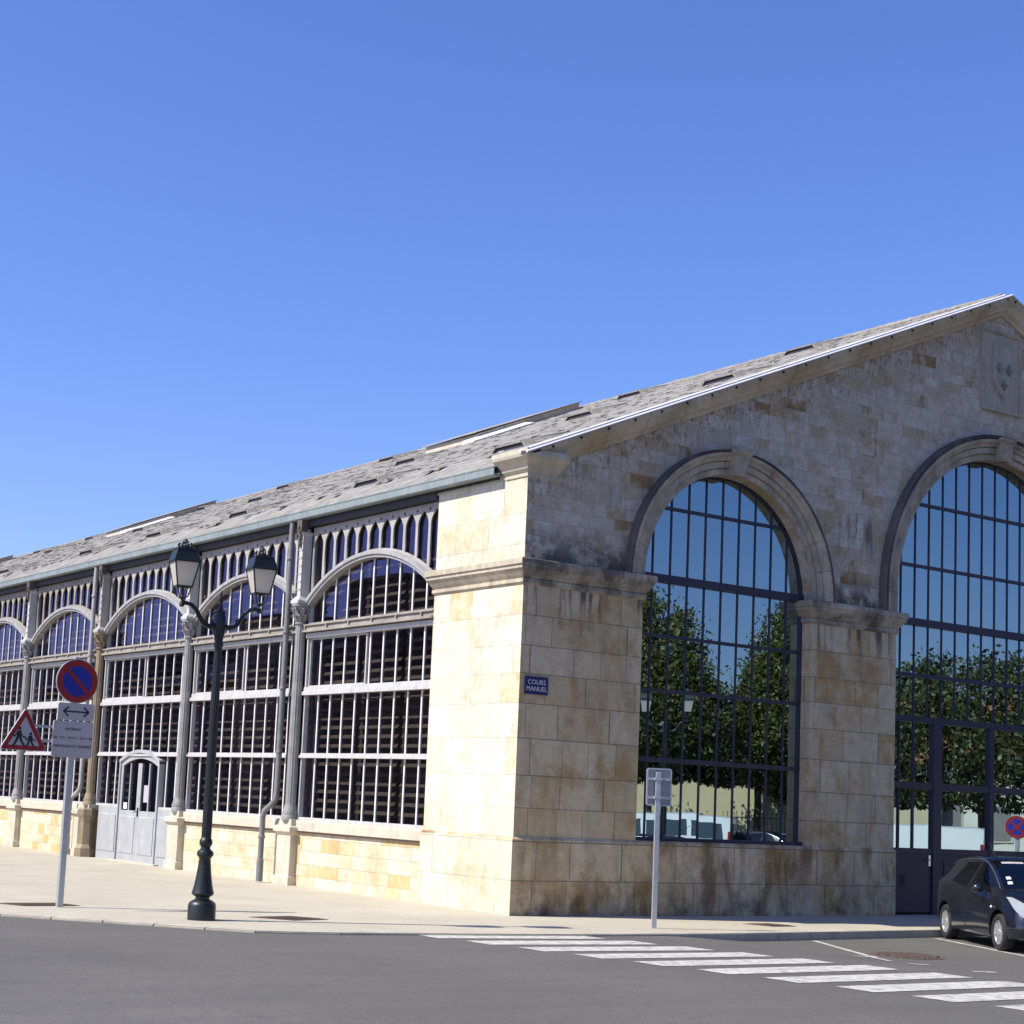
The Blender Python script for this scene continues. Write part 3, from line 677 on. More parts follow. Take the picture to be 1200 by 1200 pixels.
# ---- sunny side
COLY = [7.87 + 5.44 * k for k in range(13)]          # to y = 73.15
YS = [2.8] + COLY + [77.2]
def bay(y0, y1, door=False):
    a, c = y0 + (.0 if y0 == 2.8 else .13), y1 - .13; ym = (a + c) / 2; hs = (c - a) / 2
    rise = .86; Rr = (hs * hs + rise * rise) / (2 * rise); zc = 6.66 - Rr
    arc = lambda y, k=0: zc + sqrt(max(0, (Rr + k) ** 2 - (y - ym) ** 2))
    b = MB(); nb = 10; p = (c - a) / nb
    dL, dR = 14.72, 17.02
    rowA = [(a, c)] if not door else [(a, dL - .06), (dR + .06, c)]
    rows = [(1.41, 2.64), (2.74, 3.955), (4.125, 5.17)]
    b.cur = 1
    for r, (z0, z1) in enumerate(rows):
        for i in range(1, nb):
            y = a + p * i
            if r == 0 and door and dL - .1 < y < dR + .1: continue
            b.box(.144, .167, y - .021, y + .021, z0, z1)
    for i in range(1, nb):
        y = a + p * i; b.box(.144, .167, y - .021, y + .021, 5.485, arc(y) + .02)
    b.cur = 0
    for (ya, yb) in rowA: b.box(.07, .2, ya, yb, 1.352, 1.41)
    b.box(.03, .2, a, c, 2.64, 2.69); b.box(.06, .2, a, c, 2.69, 2.74)
    b.box(.02, .2, a, c, 3.955, 4.03); b.box(.05, .2, a, c, 4.03, 4.045); b.box(.06, .2, a, c, 4.045, 4.125)
    b.box(.05, .2, a, c, 5.17, 5.265)
    for y in (a, c - .055):
        for z0, z1 in rows: b.box(.08, .19, y, y + .055, z0, z1)
        b.box(.08, .19, y, y + .055, 5.485, 5.84)
    for (ya, yb) in ((y0 - (.13 if y0 > 3 else 0), a), (c, c + .001)):
        if yb - ya > .01: b.box(.10, .2, ya - .02, yb, 1.352, 7.54)
    b.box(.10, .2, c, y1 - .0, 1.352, 7.54)
    ymid = ym + .1                                     # inner opening sash in the upper row
    b.box(.13, .185, ymid, c - .06, 5.13, 5.168); b.box(.13, .185, ymid, c - .06, 4.127, 4.16); b.box(.12, .185, ymid - .018, ymid + .018, 4.127, 5.168); b.box(.13, .185, c - .10, c - .07, 4.16, 5.13)
    fr = b.build('window_bay', [MAT['white'], MAT['barwhite']], HALL)
    b = MB(); b.box(-.05, .2, a, c, 5.285, 5.33); b.box(.01, .2, a, c, 5.33, 5.42); b.box(-.03, .2, a, c, 5.42, 5.45); b.box(.06, .2, a, c, 5.45, 5.485)
    k = a + .4
    while k < c: b.box(-.03, .008, k - .02, k + .02, 5.331, 5.419); k += .9
    b.build('ledge_rail', MAT['taupe'], fr)
    # arch band
    n = 26; R = []
    for i in range(n + 1):
        y = a + (c - a) * i / n; R.append([(.0, y, arc(y)), (.0, y, arc(y, .05)), (-.035, y, arc(y, .06)), (-.035, y, arc(y, .13)), (.2, y, arc(y, .15)), (.2, y, arc(y))])
    q = MB(); q.rings(R); q.build('arch_band', MAT['iron'], fr)
    # spandrel tracery
    N_ = 11; pp = (c - a) / N_; top = 7.54
    outer = [(c, top), (a, top)] + [(a + (c - a) * i / 30, arc(a + (c - a) * i / 30, .14)) for i in range(31)]
    sp = [outer]
    for i in range(N_):
        cy = a + pp * (i + .5); hw = pp * .405; zb = lambda y: arc(y, .14) + .05
        L = [(cy - hw, zb(cy - hw))] + [(cy - hw + 2 * hw * j / 4, zb(cy - hw + 2 * hw * j / 4)) for j in range(1, 4)] + [(cy + hw, zb(cy + hw))]
        zs = 7.16
        Rt = []
        for j in range(6):
            s = j / 5; Rt.append((cy + hw * (1 - s ** 1.8), zs + (7.43 - zs) * s))
        Lt = [(2 * cy - y, z) for y, z in Rt[-2::-1]]
        sp.append(L + Rt + Lt)
        if i: sp.append([(a + pp * i + .034 * cos(2 * pi * t / 10), 7.435 + .034 * sin(2 * pi * t / 10)) for t in range(10)])
    me = curve_mesh(sp, .03); me.transform(YZ(.125)); link('arch_spandrel', me, MAT['taupe'] if y0 > 18 else MAT['palewarm'], fr)
    # glass: rows and tympanum one pane surface each
    g = MB()
    zz = 1.35
    if door: g.poly([(.17, a, 1.35), (.17, dL, 1.35), (.17, dL, 2.7), (.17, a, 2.7)]); g.poly([(.17, dR, 1.35), (.17, c, 1.35), (.17, c, 2.7), (.17, dR, 2.7)]); zz = 2.7
    g.poly([(.17, a, zz), (.17, c, zz), (.17, c, 5.3), (.17, a, 5.3)])
    g.poly([(.17, a, 5.3), (.17, c, 5.3), (.17, c, 7.54), (.17, a, 7.54)])
    g.build('pane', MAT['sglass'], fr)
    # slatted screen behind the glass
    s = MB(); z = 1.55
    while z < 6.55:
        secs = [(a + .05, a + (c - a) * .32), (a + (c - a) * .35, a + (c - a) * .65), (a + (c - a) * .68, c - .05)]
        for (ya, yb) in secs:
            if door and z < 2.75 and ya < dR and yb > dL:
                for (yc, yd) in ((ya, min(yb, dL - .05)), (max(ya, dR + .05), yb)):
                    if yd - yc > .1: s.hexa([(.42, yc, z), (.44, yc, z - .012), (.44, yd, z - .012), (.42, yd, z)], [(.46, yc, z + .068), (.48, yc, z + .06), (.48, yd, z + .06), (.46, yd, z + .068)])
                continue
            s.hexa([(.42, ya, z), (.44, ya, z - .012), (.44, yb, z - .012), (.42, yb, z)], [(.46, ya, z + .068), (.48, ya, z + .06), (.48, yb, z + .06), (.46, yb, z + .068)])
        z += .19
    so = s.build('slatted_screen', MAT['slat'], fr)
    s = MB()
    for f in (0.0, .335, .665, 1.0):
        y = a + .03 + (c - a - .06) * f
        if door and dL < y < dR: continue
        s.box(.53, .62, y - .05, y + .05, 1.35, 6.7)
    s.build('screen_post', MAT['dark'], so)
    # plinth under the bay
    if not door:
        b = MB(); b.box(.02, .45, y0, y1, 0, 1.10); b.build('side_plinth', MAT['rubble'], HALL)
        b = MB(); b.mould(.02, .45, y0, y1, [(.0, 1.10), (.04, 1.13), (.04, 1.30), (.03, 1.345), (0, 1.35)], (1, 0, 0, 0)); b.build('plinth_coping', MAT['coping'], HALL)
        b = MB(); b.box(-.03, .02, y0 + .02, y1 - .02, 1.085, 1.10); b.build('plinth_joint', MAT['rust'], HALL)
    else:
        for (ya, yb) in ((a + .3, dL - .06), (dR + .06, c - .3)):
            b = MB(); b.box(.06, .2, ya, yb, .0, 1.352)
            b.mould(ya * 0 + .06, .2, ya + .1, yb - .1, [(.0, .2), (.018, .22), (.018, 1.15), (0, 1.17)], (1, 0, 1, 1)); b.build('side_panel', MAT['doorgrey'], fr)
        d = MB()                                       # door frame with arched head
        for (ya, yb) in ((dL - .06, dL), (dR, dR + .06)): d.box(.03, .2, ya, yb, 0, 2.50)
        m = (dL + dR) / 2; h = (dR - dL) / 2 + .06; ri = .26; RR = (h * h + ri * ri) / (2 * ri); zz = 2.72 - RR
        ah = lambda y, k=0: zz + sqrt((RR + k) ** 2 - (y - m) ** 2)
        d.rings([[(.02, y, ah(y)), (.02, y, ah(y, .08)), (.2, y, ah(y, .08)), (.2, y, ah(y))] for y in [dL - .06 + 2 * h * i / 16 for i in range(17)]])
        do = d.build('side_door', MAT['doorgrey'], HALL)
        for (ya, yb) in ((dL + .004, m - .004), (m + .004, dR - .004)):
            l = MB(); l.box(.07, .14, ya, yb, .03, 1.28); l.mould(.07, .1, ya + .15, yb - .15, [(0, .2), (.015, .22), (.015, 1.12), (0, 1.14)], (1, 0, 1, 1))
            for q, w in ((ya, .11), (yb - .11, .11), ((ya + yb) / 2 - .025, .05)): l.box(.07, .14, q, q + w, 1.28, 2.46)
            l.rings([[(.065, y, ah(y) - .14), (.065, y, ah(y) + .01), (.145, y, ah(y) + .01), (.145, y, ah(y) - .14)] for y in [ya + (yb - ya) * i / 8 for i in range(9)]])
            lo_ = l.build('door_leaf', MAT['doorgrey'], do)
            g = MB(); g.box(.10, .104, ya + .05, yb - .05, 1.27, 2.62); g.build('pane', MAT['sglass'], lo_)
        l = MB(); l.box(.04, .068, m - .05, m - .015, 1.14, 1.36); l.tube([(.05, m - .03, 1.26), (.0, m - .03, 1.26), (.0, m + .09, 1.24)], .012, 8); l.build('handle', MAT['plastic'], do)
        l = MB(); l.box(.094, .0985, 15.35, 15.62, 1.50, 1.92); l.build('notice', MAT['signwhite'], do)
        l = MB(); l.box(.094, .0985, 16.60, 16.82, 1.31, 1.47); l.build('notice', MAT['letter'], do)
        l = MB(); l.box(-.06, .2, dL - .3, dR + .3, 0, .03); l.build('door_step', MAT['coping'], HALL)
    return fr
for i in range(len(YS) - 1): bay(YS[i], YS[i + 1], i == 2)
# columns with pedestals
for i, y in enumerate(COLY):
    brown = i in (2,)
    cm = MAT['brownp'] if brown else MAT['colgrey']
    if not brown:
        b = MB(); b.mould(-.14, .45, y - .29, y + .29, [(.03, 0), (.03, .16), (0, .2), (0, 1.02), (.02, 1.04), (.07, 1.10), (.07, 1.19), (.03, 1.22), (0, 1.225)], (1, 0, 1, 1)); b.box(-.12, .45, y - .25, y + .25, 1.225, 1.36); b.build('column_pedestal', MAT['coping'], HALL)
    else:
        b = MB(); b.mould(-.20, .40, y + .25, y + .62, [(.03, 0), (.03, .16), (0, .2), (0, 1.02), (.02, 1.04), (.07, 1.10), (.07, 1.19), (0, 1.225)], (1, 0, 1, 1)); b.box(-.12, .45, y - .2, y + .62, 1.23, 1.36); b.build('column_pedestal', MAT['coping'], HALL)
        b = MB(); b.lathe([(.30, 0), (.30, .22), (.27, .27), (.23, .32), (.22, .9), (.24, 1.0), (.27, 1.08), (.27, 1.22), (.24, 1.26), (.1, 1.27)], (-.06, y, 0), 8); b.build('iron_pedestal', cm, HALL)
    b = MB(); b.lathe([(.112, 1.36), (.118, 2.2), (.115, 3.6), (.105, 5.46)], (-.02, y, 0), 28, .09); co = b.build('iron_column', cm, HALL, smooth=50)
    b = MB(); b.lathe([(.18, 1.33), (.18, 1.42), (.165, 1.44), (.17, 1.50), (.15, 1.55), (.135, 1.62), (.125, 1.66), (.11, 1.66)], (-.02, y, 0), 20); b.build('column_base', cm, co, smooth=40)
    b = MB(); b.lathe([(.11, 5.45), (.13, 5.46), (.13, 5.50), (.112, 5.51), (.115, 5.58), (.14, 5.70), (.18, 5.80), (.21, 5.84), (.21, 5.90), (.1, 5.90)], (-.02, y, 0), 16)
    for r0, z0, z1, kk in ((.125, 5.52, 5.66, 8), (.15, 5.62, 5.80, 8)):
        for t in range(kk):
            an = 2 * pi * (t + (.5 if z0 > 5.6 else 0)) / kk; ca, sa = cos(an), sin(an)
            def P(r, w, z): return (-.02 + r * ca - w * sa, y + r * sa + w * ca, z)
            b.rings([[P(r0, -.045, z0), P(r0, .045, z0), P(r0 - .03, .03, z0), P(r0 - .03, -.03, z0)], [P(r0 + .03, -.05, (z0 + z1) / 2), P(r0 + .03, .05, (z0 + z1) / 2), P(r0, .03, (z0 + z1) / 2), P(r0, -.03, (z0 + z1) / 2)], [P(r0 + .075, -.02, z1), P(r0 + .075, .02, z1), P(r0 + .03, .03, z1 + .01), P(r0 + .03, -.03, z1 + .01)], [P(r0 + .085, -.012, z1 - .03), P(r0 + .085, .012, z1 - .03), P(r0 + .06, .012, z1 - .035), P(r0 + .06, -.012, z1 - .035)]])
    b.build('capital', cm, co)
    b = MB(); b.mould(-.12, .12, y - .075, y + .075, [(.09, 5.90), (.09, 5.96), (.0, 6.06), (0, 7.36), (.03, 7.40), (.03, 7.44)], (1, 0, 1, 1))
    for z in [6.2 + .17 * k for k in range(8)]:
        for s in (-.05, .05): b.lathe([(.018, 0), (.014, .02), (.001, .024)], (0, 0, 0), 6) if False else b.box(-.14, -.118, y + s - .014, y + s + .014, z - .014, z + .014)
    b.build('pilaster', MAT['white'] if not brown else MAT['palewarm'], co)
    b = MB()                                           # scrolled bracket above
    b.tube([(-.12, y, 7.10), (-.15, y, 7.18), (-.165, y, 7.28), (-.15, y, 7.38), (-.17, y, 7.46), (-.19, y, 7.55)], [.025, .03, .035, .04, .045, .05], 8); b.box(-.19, -.04, y - .10, y + .10, 7.44, 7.69); b.build('eaves_bracket', MAT['rustshade'], co)
    if i % 2 == 0:
        yp = y + .42
        b = MB(); b.tube([(-.12, yp, 7.75), (-.13, yp, 7.5), (-.14, yp, 1.95), (-.15, yp + .01, 1.75), (-.20, yp + .12, 1.62), (-.28, yp + .24, 1.50), (-.30, yp + .26, 1.36), (-.30, yp + .26, .03)], .062, 12)
        for z in (6.9, 5.3, 4.1, 2.75): b.lathe([(.07, -.03), (.075, -.02), (.075, .02), (.07, .03)], (-.14, yp, z), 12)
        b.lathe([(.072, -.03), (.078, -.02), (.078, .02), (.072, .03)], (-.30, yp + .26, .95), 12); b.lathe([(.075, 0), (.075, .45), (.06, .46)], (-.30, yp + .26, .02), 12)
        dp = b.build('downpipe', MAT['pipegrey'] if not brown else MAT['iron'], HALL, smooth=40)
        b = MB(); b.tube([(-.03, yp - .14, 7.4), (-.03, yp - .15, 5.6), (-.05, yp - .16, 4.0), (-.03, yp - .17, 1.4)], .018, 6); b.build('cable', MAT['plastic'], dp)
# far corner pier, back and east walls
b = MB(); b.box(0, 2.8, 77.2, LEN, 0, 7.62); b.box(2.8, W, LEN - .5, LEN, 0, 7.9); b.box(W - .5, W, 2.8, LEN - .5, 0, 7.9)
b.poly([(0, LEN - .25, 7.9), (W, LEN - .25, 7.9), (XC, LEN - .25, 13.5)]); b.build('back_wall', MAT['flank'], HALL)
# eaves: fascia, gutter
b = MB(); b.box(-.04, .25, 2.84, LEN, 7.56, 7.86); b.box(-.14, .2, .86, LEN, 7.80, 7.86); b.box(-.04, .002, .86, 2.84, 7.665, 7.80); b.build('eaves_beam', MAT['fascia'], HALL)
b = MB()
prof = [(-.20, 7.70), (-.215, 7.72), (-.215, 7.845), (-.225, 7.85), (-.225, 7.87), (-.20, 7.87), (-.20, 7.74), (-.08, 7.74), (-.08, 7.87), (-.06, 7.87), (-.06, 7.70)]
b.rings([[(x, .74, z) for x, z in prof], [(x, LEN, z) for x, z in prof]]); gt = b.build('gutter', MAT['zinc'], HALL)
k = 1.6
while k < LEN: b = MB(); b.box(-.2185, -.2145, k - .012, k + .012, 7.722, 7.846); b.build('gutter_seam', MAT['galv'], gt); k += 2.0
# roof
b = MB()
def roofring(y): return [(-.17, y, 7.90), (.55, y, ZR + SL * .55), (XC, y, ZR + SL * XC), (W - .55, y, ZR + SL * .55), (W + .17, y, 7.90), (W + .17, y, 7.86), (XC, y, ZR + SL * XC - .2), (-.17, y, 7.86)]
b.rings([roofring(-.085), roofring(LEN + .2)])
rf = b.build('roof', MAT['roof'], HALL)
# loose rows of slates give the roof an uneven skyline
b = MB(); y = -.05
while y < LEN:
    for q in (-1, 1):
        b.hexa([(XC, y, ZR + SL * XC + .06 + random.uniform(0, .02)), (XC, y + .31, ZR + SL * XC + .07 + random.uniform(0, .02)), (XC + q * .3, y + .31, ZR + SL * (XC - .3) + .035), (XC + q * .3, y, ZR + SL * (XC - .3) + .035)],
               [(XC, y, ZR + SL * XC - .02), (XC, y + .31, ZR + SL * XC - .02), (XC + q * .3, y + .31, ZR + SL * (XC - .3) - .02), (XC + q * .3, y, ZR + SL * (XC - .3) - .02)])
    y += .33
b.build('ridge_tiles', MAT['roof'], rf)
b = MB()
for k in range(2600):                                  # lifted and slipped slates
    x = random.uniform(.15, XC - .4); y = random.uniform(.1, 62); w, h = random.uniform(.07, .13), random.uniform(.15, .25); t = random.uniform(.006, .022)
    zz = lambda xx: ZR + SL * xx
    b.hexa([(x, y - w, zz(x) + t), (x, y + w, zz(x) + t * random.uniform(.6, 1.3)), (x + h, y + w, zz(x + h) + .006), (x + h, y - w, zz(x + h) + .006)], [(x, y - w, zz(x) - .01), (x, y + w, zz(x) - .01), (x + h, y + w, zz(x + h) - .01), (x + h, y - w, zz(x + h) - .01)])
sl = b.build('lifted_slates', MAT['roof'], rf); sl['kind'] = 'stuff'
# small roof vents
def vent_mesh():
    b = MB(); w, l, h = .58, 1.0, .13
    z = lambda x: SL * x
    # hood: open toward the eave
    b.hexa([(0, -w * .75, h), (0, w * .75, h), (0, w * .75, h - .04), (0, -w * .75, h - .04)], [(l, -w, z(l) + .02), (l, w, z(l) + .02), (l, w, z(l) - .02), (l, -w, z(l) - .02)])
    for s in (-1, 1):
        b.hexa([(0, s * w * .75, h), (0, s * w, -.01), (0, s * (w - .06), -.01), (0, s * (w * .75 - .06), h)], [(l, s * w, z(l) + .01), (l, s * (w + .01), z(l) - .02), (l, s * (w - .05), z(l) - .02), (l, s * (w - .05), z(l) + .01)])
    m = b.mesh('roof_vent'); return m
vm = vent_mesh(); vm.materials.append(MAT['roof'])
bm_ = MB(); bm_.box(.04, .07, -.44, .44, 0.0, .09); vmd = bm_.mesh('vent_mouth'); vmd.materials.append(MAT['fascia'])
VENTS = [(.8, 1.75), (.8, 6.87), (1.0, 13.2), (1.1, 18.4), (.8, 22.4), (1.5, 31.3), (1.3, 38), (1.3, 46), (1.3, 54), (6.6, 2.32), (6.7, 7.17), (6.3, 14.1), (6.8, 23.7), (6.9, 33.0), (8.6, 46.5), (6.9, 57), (11.6, 4.9), (12.2, 11.3), (12.4, 23.8), (12.4, 31), (12.4, 38), (12.4, 49.6), (12.4, 56.3), (12.4, 64)]
for x, y in VENTS:
    x = min(x, 11.65)
    o = D.objects.new('roof_vent', vm); COL.objects.link(o); o.parent = rf; o.location = (x, y, ZR + SL * x + .005)
    q = D.objects.new('vent_mouth', vmd); COL.objects.link(q); q.parent = o
# skylights
for y0 in (14.5, 38.2, 62.0):
    x0, x1, h = 8.9, 12.45, .20; z = lambda x: ZR + SL * x
    b = MB(); b.hexa([(x0, y0, z(x0) - .02), (x1, y0, z(x1) - .02), (x1, y0 + 2.6, z(x1) - .02), (x0, y0 + 2.6, z(x0) - .02)], [(x0, y0, z(x0) + h), (x1, y0, z(x1) + h), (x1, y0 + 2.6, z(x1) + h), (x0, y0 + 2.6, z(x0) + h)]); sk = b.build('skylight', MAT['coping'], rf)
    b = MB(); b.hexa([(x0 - .1, y0 - .06, z(x0) + h), (x1 + .05, y0 - .06, z(x1) + h + .02), (x1 + .05, y0 + 2.66, z(x1) + h + .02), (x0 - .1, y0 + 2.66, z(x0) + h)], [(x0 - .1, y0 - .06, z(x0) + h + .02), (x1 + .05, y0 - .06, z(x1) + h + .04), (x1 + .05, y0 + 2.66, z(x1) + h + .04), (x0 - .1, y0 + 2.66, z(x0) + h + .02)]); b.build('skylight_frame', MAT['taupe'], sk)
    b = MB(); b.hexa([(x0 - .5, y0 - .55, z(x0 - .5) + .01), (x1 - 2.0, y0 - .55, z(x1 - 2.0) + .01), (x1 - 2.0, y0 - .002, z(x1 - 2.0) + .01), (x0 - .5, y0 - .002, z(x0 - .5) + .01)], [(x0 - .5, y0 - .55, z(x0 - .5) + .04), (x1 - 2.0, y0 - .55, z(x1 - 2.0) + .04), (x1 - 2.0, y0 - .002, z(x1 - 2.0) + .12), (x0 - .5, y0 - .002, z(x0 - .5) + .12)]); b.build('flashing', MAT['whitemetal'], sk)
# street name plate on the corner pier
t = thing('street_name_plate', 'small dark blue enamel plate reading COURS MANUEL on the stone corner pier', 'street sign', (.36, 0, 3.95))
b = MB(); b.box(-.25, .25, -.022, -.002, -.155, .155); b.build('plate', MAT['enamel'], t)
m1 = text_mesh('COURS', .115, .001, 1.05); m1.transform(Matrix.Translation((0, .055, 0))); m2 = text_mesh('MANUEL', .115, .001, 1.02); m2.transform(Matrix.Translation((0, -.062, 0)))
me = joinm([m1, m2], 'lettering'); me.transform(XZ(-.0245)); link('lettering', me, MAT['letter'], t)
b = MB()
for (xa, xb, za, zb) in ((-.245, .245, .142, .15), (-.245, .245, -.15, -.142), (-.245, -.237, -.1415, .1415), (.237, .245, -.1415, .1415)): b.box(xa, xb, -.0235, -.0225, za, zb)
b.build('rim', MAT['blue'], t)
# ------------------------------------------------------------------ street lamp
def make_lamp(label, loc, rzz, group=None):
    t = thing('street_lamp', label, 'street lamp', loc, rzz, group)
    I = MAT['lampiron']
    b = MB(); b.lathe([(.205, 0), (.205, .21), (.19, .25), (.14, .285), (.105, .30), (.105, .335), (.15, .36), (.165, .385), (.158, .41), (.135, .50), (.115, .62), (.098, .76), (.085, .88), (.09, .90), (.12, .93), (.125, .965), (.11, 1.0), (.075, 1.02), (.07, 1.06), (.09, 1.08), (.098, 1.12), (.09, 1.16), (.07, 1.19)], n=28); b.build('lamp_base', I, t, smooth=35)
    b = MB(); b.box(-.035, .035, -.125, -.075, .62, .78); b.build('hatch', I, t)
    b = MB(); b.lathe([(.074, 1.18), (.072, 2.0), (.062, 3.6), (.058, 4.02)], n=32, flute=.10); b.build('post', I, t, smooth=60)
    b = MB(); b.lathe([(.06, 4.0), (.075, 4.02), (.075, 4.06), (.062, 4.08), (.065, 4.12), (.085, 4.2), (.095, 4.28), (.095, 4.42), (.08, 4.5), (.085, 4.53), (.05, 4.56), (.028, 4.62), (.024, 4.68), (.032, 4.71), (.02, 4.75), (.004, 4.86)], n=8); b.build('post_head', I, t)
    for s in (-1, 1):
        b = MB(); b.tube([(s * .05, 0, 4.32), (s * .15, 0, 4.30), (s * .24, 0, 4.33), (s * .31, 0, 4.42), (s * .37, 0, 4.53), (s * .45, 0, 4.60), (s * .53, 0, 4.62), (s * .60, 0, 4.61)], [.05, .042, .038, .036, .034, .032, .032, .034], 10); b.build('arm', I, t, smooth=60)
        b = MB(); c = (s * .6, 0, 0)
        b.lathe([(.03, 4.56), (.04, 4.58), (.03, 4.62), (.018, 4.66), (.03, 4.70), (.018, 4.74), (.02, 4.83), (.09, 4.835), (.09, 4.85)], c, 10)
        for a in range(4):
            an = a * pi / 2 + pi / 4; ca, sa = cos(an), sin(an)
            b.tube([(c[0] + .03 * ca, .03 * sa, 4.68), (c[0] + .10 * ca, .10 * sa, 4.72), (c[0] + .12 * ca, .12 * sa, 4.79), (c[0] + .14 * ca, .14 * sa, 4.845)], .010, 6)
        sq = lambda h, z: [(c[0] - h, -h, z), (c[0] + h, -h, z), (c[0] + h, h, z), (c[0] - h, h, z)]
        b.rings([sq(.122, 4.845), sq(.126, 4.865)])
        for sx in (-1, 1):
            for sy in (-1, 1):
                b.hexa([(c[0] + sx * .122, sy * .122, 4.865), (c[0] + sx * .104, sy * .122, 4.865), (c[0] + sx * .104, sy * .104, 4.865), (c[0] + sx * .122, sy * .104, 4.865)], [(c[0] + sx * .19, sy * .19, 5.22), (c[0] + sx * .172, sy * .19, 5.22), (c[0] + sx * .172, sy * .172, 5.22), (c[0] + sx * .19, sy * .172, 5.22)])
        b.rings([sq(.20, 5.215), sq(.205, 5.235), sq(.195, 5.245), sq(.145, 5.40), sq(.15, 5.415), sq(.10, 5.425)])
        la = b.build('lantern', I, t)
        b = MB(); b.lathe([(.09, 5.42), (.085, 5.45), (.05, 5.47), (.04, 5.50), (.055, 5.52), (.03, 5.555), (.004, 5.58)], c, 10)
        for a in range(8):
            an = a * pi / 4; b.tube([(c[0] + .07 * cos(an), .07 * sin(an), 5.43), (c[0] + .11 * cos(an), .11 * sin(an), 5.47), (c[0] + .09 * cos(an), .09 * sin(an), 5.51)], .013, 5)
        b.build('finial', I, la)
        b = MB(); b.rings([sq(.112, 4.866), sq(.178, 5.214)]); b.build('lamp_glass', MAT['frost'], la)
    return t
lamp = make_lamp('dark green cast iron lamp with two frosted lanterns before the sunny side windows', (-6.17, -.78, 0), radians(-9.8))

# ------------------------------------------------------------------ signs
def disc(b, r, y0, y1, cx, cz, n=40):
    b.rings([[(cx + r * cos(2 * pi * i / n), y, cz + r * sin(2 * pi * i / n)) for i in range(n)] for y in (y0, y1)])
def ring_plate(outer, inner, y, th=.003):
    me = curve_mesh([outer] + ([inner] if inner else []), th); me.transform(XZ(y)); return me
circ = lambda r, cx=0, cz=0, n=48: [(cx + r * cos(2 * pi * i / n), cz + r * sin(2 * pi * i / n)) for i in range(n)]
def rrect(w, h, r, cx=0, cz=0):
    P = []
    for (sx, sz, a0) in ((1, 1, 0), (-1, 1, 90), (-1, -1, 180), (1, -1, 270)):
        for k in range(5):
            a = radians(a0 + 22.5 * k); P.append((cx + sx * (w / 2 - r) + r * cos(a), cz + sz * (h / 2 - r) + r * sin(a)))
    return P
def bar(cx, cz, L, w, ang):
    c, s = cos(ang), sin(ang); return [(cx + x * c - z * s, cz + x * s + z * c) for x, z in ((-L / 2, -w / 2), (L / 2, -w / 2), (L / 2, w / 2), (-L / 2, w / 2))]
def parking_disc(t, cz, r, cross=False, y=-.06):
    b = MB(); disc(b, r, y, y + .03, 0, cz); d = b.build('sign_disc', MAT['galv'], t, smooth=40)
    link('blue_field', ring_plate(circ(r * .70, 0, cz), None, y - .003), MAT['blue'], d)
    link('red_ring', ring_plate(circ(r * .965, 0, cz), circ(r * .69, 0, cz), y - .004, .005), MAT['red'], d)
    bars = [curve_mesh([bar(0, cz, r * 1.40, r * .17, radians(-45))], .003)]
    if cross: bars.append(curve_mesh([bar(0, cz, r * 1.40, r * .17, radians(45))], .0025))
    me = joinm(bars, 'red_bar'); me.transform(XZ(y - .0075)); link('red_bar', me, MAT['red'], d)
    for q in (-1, 1): b = MB(); b.box(-r * .6, r * .6, y + .03, y + .045, cz + q * r * .49 - r * .04, cz + q * r * .49 + r * .04); b.build('rail', MAT['galv'], d)
    return d
t = thing('no_parking_sign', 'grey post with no parking disc, arrow plate, text plate and children warning triangle', 'road sign', (-7.43, 1.56, 0), radians(2))
b = MB(); b.mould(-.045, .045, -.03, .05, [(0, 0), (0, 3.84), (-.01, 3.85)]); b.build('post', MAT['galv'], t)
parking_disc(t, 3.47, .345)
def plate_(name, w, h, cz, cx=0, y=-.06, m='signwhite'):
    me = curve_mesh([rrect(w, h, .035, cx, cz)], .028); me.transform(XZ(y + .014)); return link(name, me, MAT[m], t)
ap = plate_('arrow_plate', .60, .265, 2.995, .015)
L = .40
arrow = [bar(0, 0, L - .02, .022, 0)]
ms = [curve_mesh([bar(.015, 2.995, .40, .022, 0)], .003)]
for s in (-1, 1):
    for q in (-1, 1): ms.append(curve_mesh([bar(.015 + s * (.205 - .035), 2.995 + q * .033, .115, .024, s * -q * radians(42))], .003 + .0004 * (q + 2)))
me = joinm(ms, 'double_arrow'); me.transform(XZ(-.063)); link('double_arrow', me, MAT['black'], ap)
tp = plate_('text_plate', .66, .565, 2.565, -.01)
ms = []
for txt, z, s in (('INTERDIT', 2.72, .058), ('DE  7 H - 18 H 7 - 14 H - 00', 2.585, .052), ('MERCREDIS ET SAMEDIS', 2.455, .056)):
    m = text_mesh(txt, s, .0012, 1.04); m.transform(Matrix.Translation((-.01, z, 0))); ms.append(m)
me = joinm(ms, 'lettering'); me.transform(XZ(-.0625)); link('lettering', me, MAT['black'], tp)
b = MB(); b.box(-.9, .25, -.030, -.0301 + .03, 2.50, 2.54); b.box(-.9, .25, -.030, -.0001, 2.72, 2.76); b.build('bracket', MAT['galv'], t)
def tri(s, cx, cz, r=.03):
    h = s * sqrt(3) / 2; V = [(-s / 2, -h / 3), (s / 2, -h / 3), (0, 2 * h / 3)]; P = []
    for k in range(3):
        v = Vector(V[k]); c = v * (1 - 2 * r / v.length)
        a0 = math.atan2(v.y, v.x)
        for j in range(-3, 4): a = a0 + radians(20 * j); P.append((cx + c.x + r * cos(a), cz + c.y + r * sin(a)))
    return P
cx, cz = -.80, 2.575
me = curve_mesh([tri(.76, cx, cz)], .035); me.transform(XZ(-.052)); ta = link('warning_triangle', me, MAT['signwhite'], t)
me = curve_mesh([tri(.73, cx, cz), tri(.51, cx, cz, .012)], .003); me.transform(XZ(-.0715)); link('red_border', me, MAT['red'], ta)
